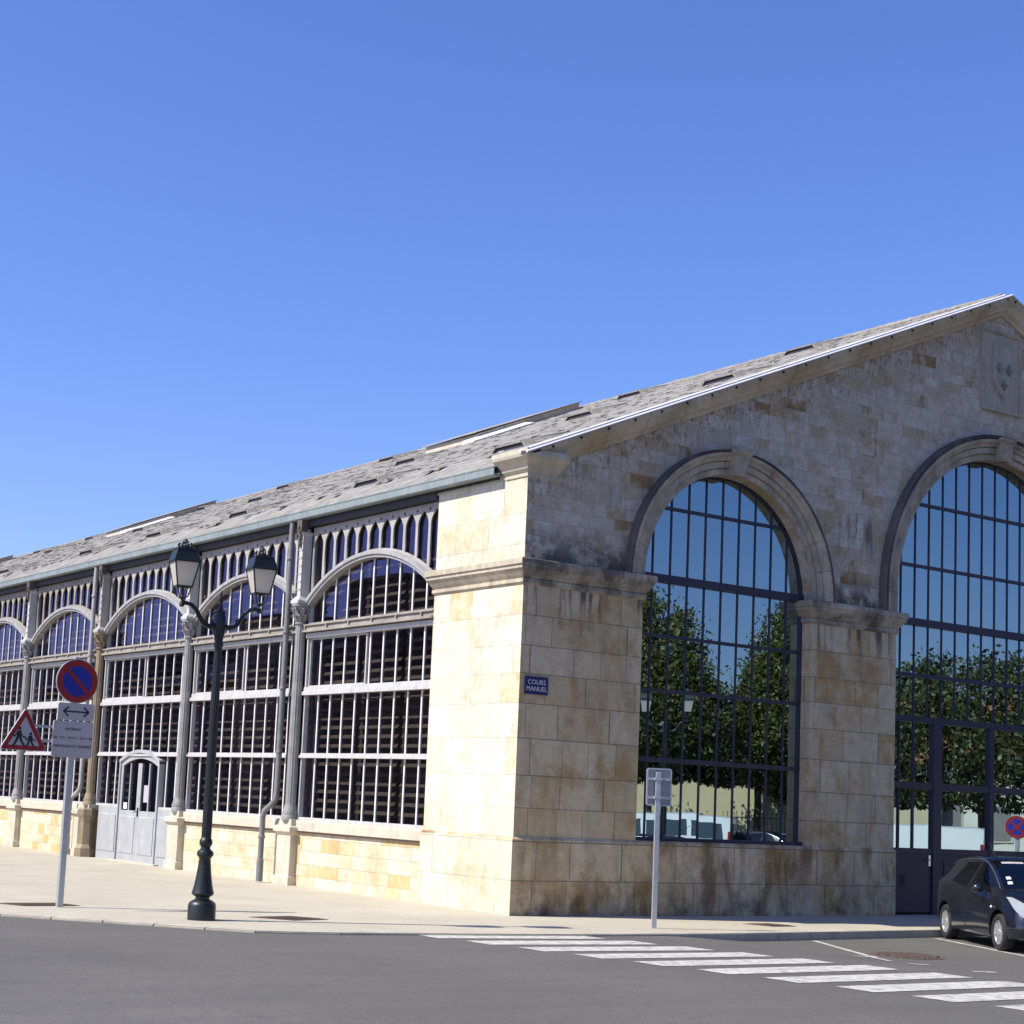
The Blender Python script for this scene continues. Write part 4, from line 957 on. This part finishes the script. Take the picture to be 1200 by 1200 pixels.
def kid(ox, oz, k, flip=1):
    P = []
    def l(pts): P.append([(ox + flip * x * k, oz + z * k) for x, z in pts])
    l([(.06 * cos(2 * pi * i / 14), .42 + .06 * sin(2 * pi * i / 14)) for i in range(14)])
    l([(-.07, .34), (.07, .34), (.085, .12), (-.085, .12)])
    l([(-.07, .335), (-.03, .29), (-.17, .16), (-.25, .22), (-.27, .18), (-.16, .10)])
    l([(.07, .335), (.03, .28), (.14, .16), (.25, .13), (.25, .09), (.12, .11)])
    l([(-.08, .125), (.0, .125), (-.06, -.05), (-.17, -.22), (-.10, -.22), (-.22, -.22), (-.14, -.03)][:4] + [(-.24, -.22), (-.14, -.03)])
    l([(.0, .125), (.08, .125), (.13, -.02), (.25, -.17), (.19, -.21), (.05, -.03)])
    return P
ms = [curve_mesh([o], .003 + .0003 * i) for i, o in enumerate(kid(cx - .085, cz - .07, .43) + kid(cx + .10, cz - .105, .34))]
me = joinm(ms, 'children_pictogram'); me.transform(XZ(-.0735)); link('children_pictogram', me, MAT['black'], ta)

t = thing('sign_post', 'slim pale post with a sign plate seen from behind, before the stone plinth', 'road sign', (1.05, -2.5, 0), radians(-24))
b = MB(); b.mould(-.038, .038, -.02, .035, [(0, 0), (0, 2.5), (-.01, 2.51)]); b.build('post', MAT['galv'], t)
me = curve_mesh([rrect(.41, .60, .04, .035, 2.27)], .006); me.transform(XZ(.085)); sp_ = link('sign_plate', me, MAT['signback'], t)
me = curve_mesh([rrect(.425, .615, .045, .035, 2.27), rrect(.375, .565, .03, .035, 2.27)], .03); me.transform(XZ(.072)); link('plate_rim', me, MAT['galv'], sp_)
b = MB()
for z in (2.40, 2.10): b = MB(); b.box(-.15, .22, .04, .08, z - .022, z + .022); b.box(-.06, .06, -.028, .04, z - .02, z + .02); b.build('rail', MAT['galv'], sp_)

# ------------------------------------------------------------------ vehicles
def crom(xs, ys, x):
    n = len(xs)
    i = max(k for k in range(n - 1) if xs[k] <= x or k == 0); i = min(i, n - 2)
    h = xs[i + 1] - xs[i]; t = min(max((x - xs[i]) / h, 0), 1)
    d = lambda k: (ys[min(k + 1, n - 1)] - ys[max(k - 1, 0)]) / (xs[min(k + 1, n - 1)] - xs[max(k - 1, 0)])
    m0, m1 = d(i) * h, d(i + 1) * h; t2, t3 = t * t, t * t * t
    return (2 * t3 - 3 * t2 + 1) * ys[i] + (t3 - 2 * t2 + t) * m0 + (-2 * t3 + 3 * t2) * ys[i + 1] + (t3 - t2) * m1
class Shell:
    def __init__(s, st): s.st = sorted(st); s.xs = [q[0] for q in s.st]
    def par(s, x): return [crom(s.xs, [q[k] for q in s.st], x) for k in range(1, 8)]
    def half(s, x):
        zb, w, by, bz, ry, rz_, rc = s.par(x)
        zm = zb + (bz - zb) * .55
        P = [(0, zb), (w - .10, zb), (w - .03, zb + .03), (w - .005, zb + .10)]
        for k in range(1, 6):
            f = k / 6; z = zb + .10 + (bz - zb - .10) * f; P.append((w + (by - w) * f * f + .012 * sin(pi * f), z))
        P += [(by, bz)]
        P += [(by + (ry - by) * f, bz + (rz_ - bz) * f + 0) for f in (.25, .5, .75)]
        P += [(ry, rz_), (ry - (ry * .10), rz_ + (rc - rz_) * .42), (ry * .72, rz_ + (rc - rz_) * .76), (ry * .4, rz_ + (rc - rz_) * .95), (0, rc)]
        return P
    def side(s, x, t, off=.005):
        zb, w, by, bz, ry, rz_, rc = s.par(x); n = Vector((rz_ - bz, -(ry - by))).normalized()
        return (by + (ry - by) * t + n.x * off, bz + (rz_ - bz) * t + n.y * off)
    def top(s, x, f, off=.007):
        zb, w, by, bz, ry, rz_, rc = s.par(x); a = abs(f)
        prof = [(1, rz_), (.9, rz_ + (rc - rz_) * .42), (.72, rz_ + (rc - rz_) * .76), (.4, rz_ + (rc - rz_) * .95), (0, rc)]
        for (f0, z0), (f1, z1) in zip(prof[:-1], prof[1:]):
            if f1 <= a <= f0: z = z0 + (z1 - z0) * (f0 - a) / (f0 - f1); break
        return (f * ry, z + off)
    def body(s):
        b = MB(); R = []; n = 72
        for i in range(n + 1):
            x = s.xs[0] + (s.xs[-1] - s.xs[0]) * (.5 - .5 * cos(pi * i / n)); h = s.half(x)
            R.append([(x, y, z) for y, z in h] + [(x, -y, z) for y, z in h[-2:0:-1]])
        b.rings(R); return b
def patch(fn, nu=10, nv=8):
    b = MB(); V = [fn(i / nu, j / nv) for i in range(nu + 1) for j in range(nv + 1)]; F = []
    for i in range(nu):
        for j in range(nv): F.append((i * (nv + 1) + j, (i + 1) * (nv + 1) + j, (i + 1) * (nv + 1) + j + 1, i * (nv + 1) + j + 1))
    b.add(V, F); return b
def side_patch(sh, sgn, c, off=.006, nu=10, nv=6):
    """c: four (x,t) corners: bottom-rear, bottom-front, top-front, top-rear"""
    def fn(u, v):
        x = (c[0][0] * (1 - u) + c[1][0] * u) * (1 - v) + (c[3][0] * (1 - u) + c[2][0] * u) * v
        t = (c[0][1] * (1 - u) + c[1][1] * u) * (1 - v) + (c[3][1] * (1 - u) + c[2][1] * u) * v
        y, z = sh.side(x, t, off); return (x, sgn * y, z)
    return patch(fn, nu, nv)
def boolean_cut(me, cutters):
    ob = D.objects.new('body', me); COL.objects.link(ob); cs = []
    for c in cutters:
        co_ = D.objects.new('cut', c); COL.objects.link(co_); cs.append(co_)
        m = ob.modifiers.new('b', 'BOOLEAN'); m.operation = 'DIFFERENCE'; m.object = co_; m.solver = 'EXACT'
    out = bake(ob)
    for c in cs: D.objects.remove(c)
    return out
def wheel(t, x, y, sgn, r, wd):
    b = MB(); n = 32
    prof = [(r * .62, wd / 2 - .02), (r * .70, wd / 2), (r * .90, wd / 2), (r * .97, wd / 2 - .02), (r, wd / 2 - .05), (r, -wd / 2 + .05), (r * .97, -wd / 2), (r * .62, -wd / 2)]
    b.rings([[(x + q * cos(2 * pi * i / n), y + sgn * w, r + q * sin(2 * pi * i / n)) for i in range(n)] for q, w in prof], cap=False)
    tw = b.build('wheel', MAT['tyre'], t, smooth=40)
    b = MB(); yo = wd / 2 - .035
    b.rings([[(x + q * cos(2 * pi * i / n), y + sgn * w, r + q * sin(2 * pi * i / n)) for i in range(n)] for q, w in ((r * .66, yo + .015), (r * .68, yo + .02), (r * .61, yo + .02), (r * .58, yo - .03), (r * .6, -wd / 2 + .02), (r * .66, -wd / 2 + .02))], cap=False)
    for k in range(8):
        a = 2 * pi * k / 8; w0, w1 = .03, .045
        def P(q, s, dy): return (x + q * cos(a) - s * sin(a), y + sgn * dy, r + q * sin(a) + s * cos(a))
        b.hexa([P(.03, -w0, yo + .012), P(.03, w0, yo + .012), P(.03, w0, yo - .03), P(.03, -w0, yo - .03)], [P(r * .62, -w1, yo + .010), P(r * .62, w1, yo + .010), P(r * .62, w1, yo - .02), P(r * .62, -w1, yo - .02)])
    b.rings([[(x + q * cos(2 * pi * i / 16), y + sgn * w, r + q * sin(2 * pi * i / 16)) for i in range(16)] for q, w in ((.06, yo - .03), (.06, yo + .018), (.045, yo + .024))])
    b.build('rim', MAT['alloy'], tw)
    b = MB(); b.rings([[(x + q * cos(2 * pi * i / 20), y + sgn * (yo - .07), r + q * sin(2 * pi * i / 20)) for i in range(20)] for q in (.01, r * .57)], cap=False); b.build('brake_disc', MAT['plastic'], tw)
HATCH = [(-1.84, .42, .58, .58, .74, .50, .82, .85), (-1.80, .33, .70, .69, .92, .60, 1.00, 1.03), (-1.70, .25, .78, .765, .99, .61, 1.10, 1.13), (-1.48, .21, .82, .80, .99, .59, 1.26, 1.295), (-1.15, .19, .832, .815, .97, .575, 1.385, 1.425), (-.75, .185, .834, .82, .955, .56, 1.435, 1.485), (-.25, .18, .835, .82, .93, .56, 1.45, 1.505), (.10, .18, .835, .82, .915, .565, 1.43, 1.485), (.42, .18, .833, .812, .90, .585, 1.30, 1.35), (.78, .18, .832, .80, .89, .63, 1.09, 1.14), (1.06, .18, .83, .79, .88, .68, .95, .99), (1.4, .19, .82, .775, .81, .62, .885, .92), (1.7, .21, .79, .73, .71, .54, .79, .825), (1.88, .24, .70, .62, .61, .45, .68, .71), (1.98, .30, .52, .46, .50, .32, .54, .56)]
VAN = [(-2.42, .45, .86, .86, 1.10, .80, 1.80, 1.86), (-2.38, .32, .92, .92, 1.12, .85, 1.86, 1.93), (-1.5, .28, .95, .95, 1.12, .87, 1.88, 1.96), (.4, .28, .95, .95, 1.12, .87, 1.88, 1.97), (.95, .28, .95, .94, 1.12, .84, 1.82, 1.92), (1.3, .28, .95, .93, 1.10, .80, 1.58, 1.66), (1.75, .28, .94, .91, 1.06, .80, 1.20, 1.27), (1.95, .28, .93, .89, .98, .76, 1.08, 1.14), (2.3, .30, .88, .82, .82, .68, .93, .98), (2.5, .34, .72, .66, .62, .52, .72, .75)]
def car(label, loc, rzz, paint, group=None, cat='car', van=False, glazed=False):
    t = thing('delivery_van' if van else 'parked_car', label, cat, loc, rzz, group)
    sh = Shell(VAN if van else HATCH); r = .33 if van else .302; wb = (-1.45, 1.55) if van else (-1.22, 1.22); tr = .80 if van else .735; W2 = .95 if van else .832
    cut = []
    for x in wb:
        for s in (-1, 1):
            c = MB(); R = r + .055; n = 28
            c.rings([[(x + R * cos(2 * pi * i / n), y, r + .01 + R * sin(2 * pi * i / n)) for i in range(n)] for y in (s * (W2 - .30), s * (W2 + .2))]); cut.append(c.mesh('cut'))
    me = boolean_cut(sh.body().mesh('body'), cut)
    bo = link('body', me, paint, t, smooth=32)
    for x in wb:
        for s in (-1, 1): wheel(t, x, s * tr, s, r, .18)
    G = MAT['carglass']
    if not van:
        for s in (-1, 1):
            side_patch(sh, s, [(-.13, .05), (.86, .14), (.20, .93), (-.02, .93)]).build('side_window', G, t, smooth=60)
            side_patch(sh, s, [(-.98, .16), (-.24, .05), (-.10, .92), (-.72, .86)]).build('rear_side_window', G, t, smooth=60)
            side_patch(sh, s, [(1.30, .50), (1.90, -.35), (1.88, .98), (1.38, .80)], .012).build('headlight', MAT['lampsilver'], t, smooth=60)
            side_patch(sh, s, [(-1.75, .05), (-1.62, .02), (-1.64, .55), (-1.72, .6)], .012).build('tail_light', MAT['redlens'], t, smooth=60)
            # mirror
            b = MB(); R = []
            for k in range(7):
                a = pi * k / 6; q = sin(a); R.append([(.66 + .10 * q ** .6 * cos(2 * pi * i / 12) - .03 * k / 6, s * (.85 + .21 * k / 6), .985 + .085 * q ** .6 * sin(2 * pi * i / 12)) for i in range(12)])
            b.rings(R); b.box(.62, .70, s * .79, s * .88, .93, .96); b.build('wing_mirror', paint, t, smooth=50)
            b = MB(); b.hexa([(-1.55 + .45, s * .838, .50), (.85, s * .842, .50), (.85, s * .80, .50), (-1.55 + .45, s * .80, .50)], [(-1.55 + .45, s * .842, .565), (.85, s * .846, .565), (.85, s * .80, .565), (-1.55 + .45, s * .80, .565)]); b.build('rubbing_strip', MAT['plastic'], t)
            b = MB(); b.box(-.12, .05, s * .825, s * .862, .775, .80); b.build('door_handle', paint, t)
            b = MB(); b.lathe([(.001, 0), (.025, .004), (.02, .02), (.001, .03)], (0, 0, 0), 8)
            m_ = b.mesh('side_repeater'); m_.transform(Matrix.Translation((.98, s * .832, .70)) @ Matrix.Rotation(-s * pi / 2, 4, 'X')); link('side_repeater', m_, MAT['letter'], t)
            # bright window line along the roof
            b = MB(); b.tube([(x, s * sh.side(x, .985, .008)[0], sh.side(x, .985, .008)[1]) for x in [-1.35 + 2.3 * k / 22 for k in range(23)]], .009, 6); b.build('roof_gutter', MAT['chrome'], t)
            # door shut lines
            b = MB()
            for x0 in (-.20, .93):
                pts = [sh.half(x0 + 0)[k] for k in range(3, 10)]
                b.tube([(x0, s * (y + .001), z) for y, z in pts], .005, 5)
            b.build('door_seam', MAT['plastic'], t)
        def ws(u, v):
            x = 1.0 - .80 * v; y, z = sh.top(x, -.92 + 1.84 * u); return (x, y, z)
        w_ = patch(ws, 14, 10).build('windscreen', G, t, smooth=60)
        for (u, v0) in ((.07, .14), (.075, .30)):
            def st(a, c): p = ws(u + .07 * a, v0 + .09 * c); return (p[0], p[1], p[2] + .005)
            patch(st, 2, 2).build('sticker', MAT['letter'], w_)
        def sv(a, c): p = ws(.12 + .36 * a, .84 + .07 * c); return (p[0], p[1], p[2] + .004)
        patch(sv, 4, 2).build('sun_visor', MAT['signwhite'], w_)
        def rw(u, v):
            x = -1.46 - .20 * v; y, z = sh.top(x, -.9 + 1.8 * u); return (x, y, z)
        patch(rw, 10, 5).build('rear_window', G, t, smooth=60)
        b = MB(); b.tube([(.98, -.3, .995), (.75, .1, 1.17)], .008, 6); b.tube([(1.0, .15, .99), (.78, .5, 1.12)], .008, 6); b.build('wiper', MAT['plastic'], t)
        b = MB(); b.hexa([(1.93, -.42, .36), (1.93, .42, .36), (1.93, .42, .46), (1.93, -.42, .46)], [(2.0, -.36, .37), (2.0, .36, .37), (2.0, .36, .45), (2.0, -.36, .45)]); b.build('grille', MAT['plastic'], t)
        for s in (-1, 1):
            b = MB(); b.hexa([(1.80, s * .50, .36), (1.80, s * .66, .36), (1.80, s * .66, .44), (1.80, s * .50, .44)], [(1.92, s * .50, .37), (1.84, s * .66, .37), (1.84, s * .66, .43), (1.92, s * .50, .43)]); b.build('fog_lamp', MAT['alloy'], t)
        b = MB(); b.box(-1.3, -1.28, -.03, .03, 1.38, 1.40); b.tube([(-.95, 0, 1.44), (-1.25, 0, 1.72)], .006, 6); b.build('aerial', MAT['plastic'], t)
        b = MB()                                       # interior: seats, wheel, dash
        for y in (-.35, .35):
            b.box(-.35, .1, y - .24, y + .24, .35, .62); b.hexa([(-.42, y - .23, .6), (-.28, y - .23, .6), (-.28, y + .23, .6), (-.42, y + .23, .6)], [(-.58, y - .2, 1.08), (-.48, y - .2, 1.08), (-.48, y + .2, 1.08), (-.58, y + .2, 1.08)]); b.box(-.60, -.52, y - .12, y + .12, 1.12, 1.28)
        b.box(.62, .98, -.72, .72, .6, .88); b.build('interior', MAT['plastic'], t)
    else:
        for s in (-1, 1):
            side_patch(sh, s, [(.55, .08), (1.62, .10), (1.12, .80), (.60, .84)]).build('side_window', G, t, smooth=60)
            if glazed:
                side_patch(sh, s, [(-.95, .10), (.38, .10), (.40, .80), (-.92, .80)]).build('side_window', G, t, smooth=60)
                side_patch(sh, s, [(-2.15, .12), (-1.1, .10), (-1.07, .80), (-2.08, .78)]).build('side_window', G, t, smooth=60)
            side_patch(sh, s, [(-2.40, .02), (-2.30, .02), (-2.30, .45), (-2.40, .45)], .015).build('tail_light', MAT['redlens'], t)
            side_patch(sh, s, [(2.02, .1), (2.40, .1), (2.36, .9), (2.06, .9)], .012).build('headlight', MAT['lampsilver'], t)
            b = MB(); b.box(1.38, 1.48, s * .95, s * 1.15, 1.12, 1.38); b.build('wing_mirror', MAT['plastic'], t)
            b = MB(); b.box(-2.0, 1.9, s * .93, s * .972, .55, .64); b.build('rubbing_strip', MAT['plastic'], t)
        def ws(u, v):
            x = 1.80 - .78 * v; y, z = sh.top(x, -.93 + 1.86 * u); return (x, y, z)
        patch(ws, 12, 8).build('windscreen', G, t, smooth=60)
        b = MB(); b.box(-2.455, -2.415, -.70, -.06, 1.18, 1.70); b.box(-2.455, -2.415, .06, .70, 1.18, 1.70); b.build('rear_window', G, t)
        b = MB(); b.box(-2.47, -2.40, -.85, .85, .42, .60); b.build('rear_bumper', MAT['plastic'], t)
    return t
HD = (-.51, -.86); RW = (7.2, -3.3)
hd = math.atan2(HD[1], HD[0]); zr = rz(8)
h = Vector((cos(hd), sin(hd))); rt = Vector((h.y, -h.x))
rear = Vector(RW); org = rear + h * 1.22 - rt * .80
car('dark navy three door hatchback parked nose out in front of the arched entrance', (org.x, org.y, zr), hd, MAT['navy'])

# ------------------------------------------------------------------ the square behind the camera, seen in the gable's glass
MIR = 'things across the square mirrored in the gable windows'
def leaf_crown(n, shape, size, seed, mat, R, H):
    rnd = random.Random(seed); b = MB(); cl = []
    for i in range(n // 55):
        while True:
            p = Vector((rnd.uniform(-1, 1), rnd.uniform(-1, 1), rnd.uniform(0, 1))); rr = shape(p.z)
            d = math.hypot(p.x, p.y)
            if d < rr and (d > rr * .45 or rnd.random() < .35): break
        cl.append((Vector((p.x * R, p.y * R, p.z * H)), rnd.uniform(.3, .62)))
    for p, q in cl:
        for k in range(55):
            o = Vector((rnd.gauss(0, 1), rnd.gauss(0, 1), rnd.gauss(0, .8))) * q * .6; c = p + o
            if c.z < -.15: continue
            a = Vector((rnd.gauss(0, 1), rnd.gauss(0, 1), rnd.gauss(0, .6))).normalized(); e = a.orthogonal().normalized(); e.rotate(Matrix.Rotation(rnd.uniform(0, 6.3), 3, a)); f = a.cross(e); s = size * rnd.uniform(.6, 1.3)
            b.poly([tuple(c - e * s), tuple(c + f * s * .5 - e * s * .1), tuple(c + e * s), tuple(c - f * s * .5 - e * s * .1)])
    me = D.meshes.new('crown'); me.from_pydata(b.v, [], b.f); me.materials.append(mat); return me
def trunk_mesh(seed, hgt, top):
    rnd = random.Random(seed); b = MB()
    b.tube([(0, 0, -.1), (.03, 0, .1), (.0, .02, hgt * .5), (.05, -.03, hgt), (.02, 0, hgt + (top - hgt) * .7)], [.30, .22, .17, .14, .04], 12)
    for k in range(9):
        a = rnd.uniform(0, 6.28); z = hgt * .8 + (top - hgt) * .55 * k / 9; L = rnd.uniform(1.2, 2.4) * (1 - .05 * k)
        b.tube([(.02, 0, z), (cos(a) * L * .5, sin(a) * L * .5, z + L * .35), (cos(a) * L, sin(a) * L, z + L * .8)], [.08, .05, .015], 6)
    return b.mesh('trunk')
cone = lambda z: .98 * (z / .22) ** .6 if z < .22 else .98 * (1 - ((z - .22) / .78) ** 1.5) ** .75
dome = lambda z: sqrt(max(0, 1 - (abs(z - .42) / .58) ** 2.4))
def tree_proto(label, shape, seed, mat, R, z0, z1, n, leaf):
    t = thing('tree', label, 'tree', (0, 0, 0), 0, MIR)
    m = trunk_mesh(seed, z0 + .3, z1 * .95); link('trunk', m, MAT['bark'], t, smooth=50)
    c = leaf_crown(n, shape, leaf, seed, mat, R, z1 - z0); c.transform(Matrix.Translation((0, 0, z0))); link('crown', c, mat, t)
    return t
tA = tree_proto('tall conical lime tree mirrored in the left part of the first arched window', cone, 3, MAT['leaf'], 3.2, 3.5, 11.7, 36000, .105)
tA.location = (29.4, -29.9, 0)
tB = tree_proto('broad round crowned lime tree mirrored in the entrance window', dome, 5, MAT['leaf2'], 4.9, 2.5, 7.7, 30000, .105)
tB.location = (31, -14.2, 0)
tC = tree_proto('low spreading lime tree mirrored before the cream house in the middle of the window', dome, 8, MAT['leaf2'], 3.7, 3.3, 6.6, 20000, .11)
tC.location = (39.2, -33.4, 0)
for (src, x, y, s, rz_, lab) in ((tA, 36.2, -28.0, 1.0, 1.2, 'conical lime tree mirrored at the right edge of the first arched window'), (tA, 44.5, -36.0, .70, 2.2, 'distant lime tree mirrored behind the others in the middle of the window'), (tC, 34.4, -36.8, 1.0, 2.6, 'spreading lime tree mirrored low behind the conical tree'), (tB, 38.5, -10.5, .95, 2.6, 'round lime tree mirrored beyond the entrance window tree'), (tB, 22, -47, 1.3, 4, 'large lime tree standing left of the mirrored row')):
    c = copy_tree(src); c.location = (x, y, 0); c.scale = (s,) * 3; c.rotation_euler = (0, 0, rz_); c['label'] = lab
def house(label, loc, rzz, w, d, hgt, roof_h, wall, roofm, wins, group=MIR, chimney=True, winmat='shutter', cat='house', parapet=False):
    t = thing('town_house', label, cat, loc, rzz, group)
    b = MB(); b.box(-w / 2, w / 2, 0, d, 0, hgt)
    if not parapet:
        for s in (-1, 1): b.prism([(s * w / 2, 0, hgt), (s * w / 2, d, hgt), (s * w / 2, d / 2, hgt + roof_h)], (-s * .2, 0, 0))
    b.build('wall', wall, t)
    r = MB()
    if parapet: r.mould(-w / 2, w / 2, 0, d, [(0, hgt), (.15, hgt + .05), (.15, hgt + .25), (0, hgt + .3)])
    else:
        k = roof_h / (d / 2); e = .4
        r.rings([[(x, -e, hgt - k * e), (x, d / 2, hgt + roof_h), (x, d + e, hgt - k * e), (x, d + e, hgt - k * e + .18), (x, d / 2, hgt + roof_h + .2), (x, -e, hgt - k * e + .18)] for x in (-w / 2 - .2, w / 2 + .2)])
    ro = r.build('roof', roofm, t)
    if chimney:
        c = MB(); c.mould(w * .28, w * .28 + .9, d / 2 - .3, d / 2 + .3, [(0, hgt), (0, hgt + roof_h + 1.0), (.06, hgt + roof_h + 1.05), (.06, hgt + roof_h + 1.2), (0, hgt + roof_h + 1.22)]); c.build('chimney', wall, ro)
    for (x, z, ww, hh) in wins:
        f = MB(); f.box(x - ww / 2 - .1, x + ww / 2 + .1, -.06, -.002, z - .1, z + hh + .1); fo = f.build('window' if z > .3 else 'door', MAT['coping'], t)
        g = MB(); g.box(x - ww / 2, x + ww / 2, -.075, -.062, z, z + hh); g.build('pane' if z > .3 else 'leaf', MAT[winmat], fo)
    return t
ws2 = lambda w, rows: [(x, z, 1.0, 1.7) for z in rows for x in [-w / 2 + 1.5 + 2.4 * k for k in range(int((w - 2) / 2.4) + 1)]]
dirA = math.atan2(.69, -.72)
def facing(nx, ny): return math.atan2(ny, nx) + pi / 2     # local -y looks along (nx,ny)
house('long cream rendered house with brown roof mirrored behind the parked cars', (41.5, -39.0, 0), facing(-.72, .69), 22, 9, 4.9, 2.2, MAT['wallcream'], MAT['tile'], [(-8, .05, 1.1, 2.2), (8.5, 1.2, 1.0, 1.6), (7, 1.2, 1.0, 1.6)])
house('white rendered building mirrored low in the entrance window behind the van', (52, -29, 0), facing(-.85, .53), 26, 10, 5.6, 2.6, MAT['wallwhite'], MAT['tile'], ws2(26, (1.2,)))
house('tall white house with red tiled roof mirrored at the right of the entrance window', (58, -22, 0), facing(-.9, .4), 9, 9, 7.6, 2.4, MAT['wallwhite'], MAT['tile'], ws2(9, (1.0, 4.2)))
# iron railing by the cream house
t = thing('iron_railing', 'black iron railing mirrored in front of the cream house wall', 'railing', (38.2, -30.3, 0), facing(-.72, .69), MIR)
b = MB(); b.box(-3, 3, -.02, .02, .25, .29); b.build('rail', MAT['black'], t); b = MB(); b.box(-3, 3, -.02, .02, 1.75, 1.79); b.build('rail', MAT['black'], t)
b = MB()
for k in range(31): b.lathe([(.014, 0), (.014, 1.95), (.025, 1.98), (.001, 2.1)], (-3 + .2 * k, 0, 0), 5)
b.build('bars', MAT['black'], t)
car('white panel van mirrored in the lower left of the first arched window', (20.9, -19.3, -.13), math.atan2(1.7, 1.9) + pi + .15, MAT['vanwhite'], MIR, 'van', True, True)
car('white panel van with red tail lights mirrored in the entrance window', (23.6, -11.2, -.13), math.atan2(-2.7, -2.2) + .1, MAT['vanwhite'], MIR, 'van', True)
car('black hatchback mirrored beside the white van in the first arched window', (24.2, -17.4, -.13), math.atan2(1, 1.2) + .5, MAT['blackcar'], MIR)
car('grey hatchback mirrored at the right edge of the first arched window', (27.2, -15.9, -.13), math.atan2(1, 1.2) + .7, MAT['greycar'], MIR)
car('black hatchback mirrored at the right edge of the entrance window', (31.2, -9.6, -.13), math.atan2(-2.7, -2.2) + .3, MAT['blackcar'], MIR)
c = copy_tree(lamp); c.location = (15.7, -13.4, -.1); c.rotation_euler = (0, 0, radians(40)); c['label'] = 'two lantern street lamp mirrored in the first arched window'; c['group'] = MIR
t = thing('no_stopping_sign', 'round blue and red no stopping sign on a low post mirrored above the hatchback', 'road sign', (22.4, -6.2, -.13), facing(-.9, .44), MIR)
b = MB(); b.mould(-.04, .04, -.03, .05, [(0, 0), (0, 2.35), (-.01, 2.36)]); b.build('post', MAT['galv'], t)
parking_disc(t, 2.02, .32, True)

# ------------------------------------------------------------------ houses over the road on the sunny side (mirrored in the side windows)
ROW = 'houses across the side street mirrored in the hall windows'
for (y0, y1, hh, rh, lab, wall, par) in ((26, 38.6, 8.6, 1.5, 'grey stone house with low slate roof at the near end of the street row', 'wallgrey', False), (39.3, 43.8, 11.6, .3, 'narrow flat topped house tallest at the near end of the street row', 'wallgrey', True), (44.3, 49.2, 8.6, 1.2, 'low grey house between two flat topped houses', 'wallgrey', False), (49.6, 55, 10.5, .3, 'flat topped cream house in the middle of the street row', 'wallcream', True), (55.4, 66, 7.6, 1.6, 'wide grey house with slate roof past the cream one', 'wallgrey', False), (66.4, 73, 9.9, .3, 'flat topped grey house further along the street row', 'wallgrey', True), (73.4, 86, 7.8, 1.4, 'long low house with slate roof far along the street row', 'wallgrey', False), (86.4, 99, 9.4, 1.5, 'cream gabled house near the far end of the street row', 'wallcream', False), (99.4, 118, 8.4, 1.8, 'wide grey house at the far end of the street row', 'wallgrey', False)):
    house(lab, (-22, (y0 + y1) / 2, -.03), facing(1, 0), y1 - y0, 9, hh, rh, MAT[wall], MAT['slatef'], ws2(y1 - y0, (.9, 3.9) if hh < 8.7 else (.9, 3.9, 6.7)), ROW, not par, cat='town house', parapet=par)

# ------------------------------------------------------------------ light, sky, camera
sd = Vector((.88, -.25, -.97)).normalized()
el = math.asin(-sd.z); az = math.atan2(-sd.x, -sd.y)          # clockwise from +Y
wld = D.worlds.new('World'); S.world = wld; wld.use_nodes = True; nt = wld.node_tree
bg = nt.nodes['Background']; sk = nt.nodes.new('ShaderNodeTexSky'); sk.sky_type = 'NISHITA'; sk.sun_disc = False
sk.sun_elevation = el; sk.sun_rotation = az % (2 * pi); sk.altitude = 50; sk.air_density = 1.0; sk.dust_density = .8; sk.ozone_density = 3.0
hs = nt.nodes.new('ShaderNodeHueSaturation'); hs.inputs['Saturation'].default_value = 1.16; nt.links.new(sk.outputs[0], hs.inputs['Color'])
tn = mixc(nt, 1, hs.outputs[0], (1.00, .97, 1.33), 'MULTIPLY')
# sky darkened by hand low over the square, to deepen the glass reflections
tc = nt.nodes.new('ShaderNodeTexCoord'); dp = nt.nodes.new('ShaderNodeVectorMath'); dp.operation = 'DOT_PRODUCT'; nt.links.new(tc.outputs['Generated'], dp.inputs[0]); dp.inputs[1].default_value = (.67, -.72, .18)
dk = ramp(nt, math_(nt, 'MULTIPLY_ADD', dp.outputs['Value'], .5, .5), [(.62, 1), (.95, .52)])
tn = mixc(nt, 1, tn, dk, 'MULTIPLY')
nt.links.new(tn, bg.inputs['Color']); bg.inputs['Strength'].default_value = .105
sl_ = D.lights.new('sun', 'SUN'); sl_.energy = 4.6; sl_.angle = radians(.53); sl_.color = (1, .945, .815)
so_ = D.objects.new('sun', sl_); COL.objects.link(so_); so_.rotation_euler = sd.to_track_quat('-Z', 'Y').to_euler(); so_.location = (-30, 10, 40)
cam = D.cameras.new('camera'); cam.sensor_width = 36; cam.sensor_fit = 'HORIZONTAL'; cam.lens = 59.12; cam.shift_x = .0603; cam.shift_y = .0793; cam.clip_start = .1; cam.clip_end = 3000
co_ = D.objects.new('camera', cam); COL.objects.link(co_)
R_ = Vector((.8256261, -.56233988, .04599351)); U_ = Vector((-.10653772, -.07532811, .99145115)); F_ = Vector((.55406792, .82346799, .12210326))
co_.matrix_world = Matrix(((R_.x, U_.x, -F_.x, -17.28762), (R_.y, U_.y, -F_.y, -23.42127), (R_.z, U_.z, -F_.z, 1.9), (0, 0, 0, 1)))
S.camera = co_
S.view_settings.view_transform = 'Standard'; S.view_settings.look = 'None'; S.view_settings.exposure = .55; S.view_settings.gamma = 1
S.cycles.max_bounces = 8; S.cycles.transparent_max_bounces = 12; S.cycles.caustics_reflective = False; S.cycles.caustics_refractive = False
S.cycles.sample_clamp_indirect = 6
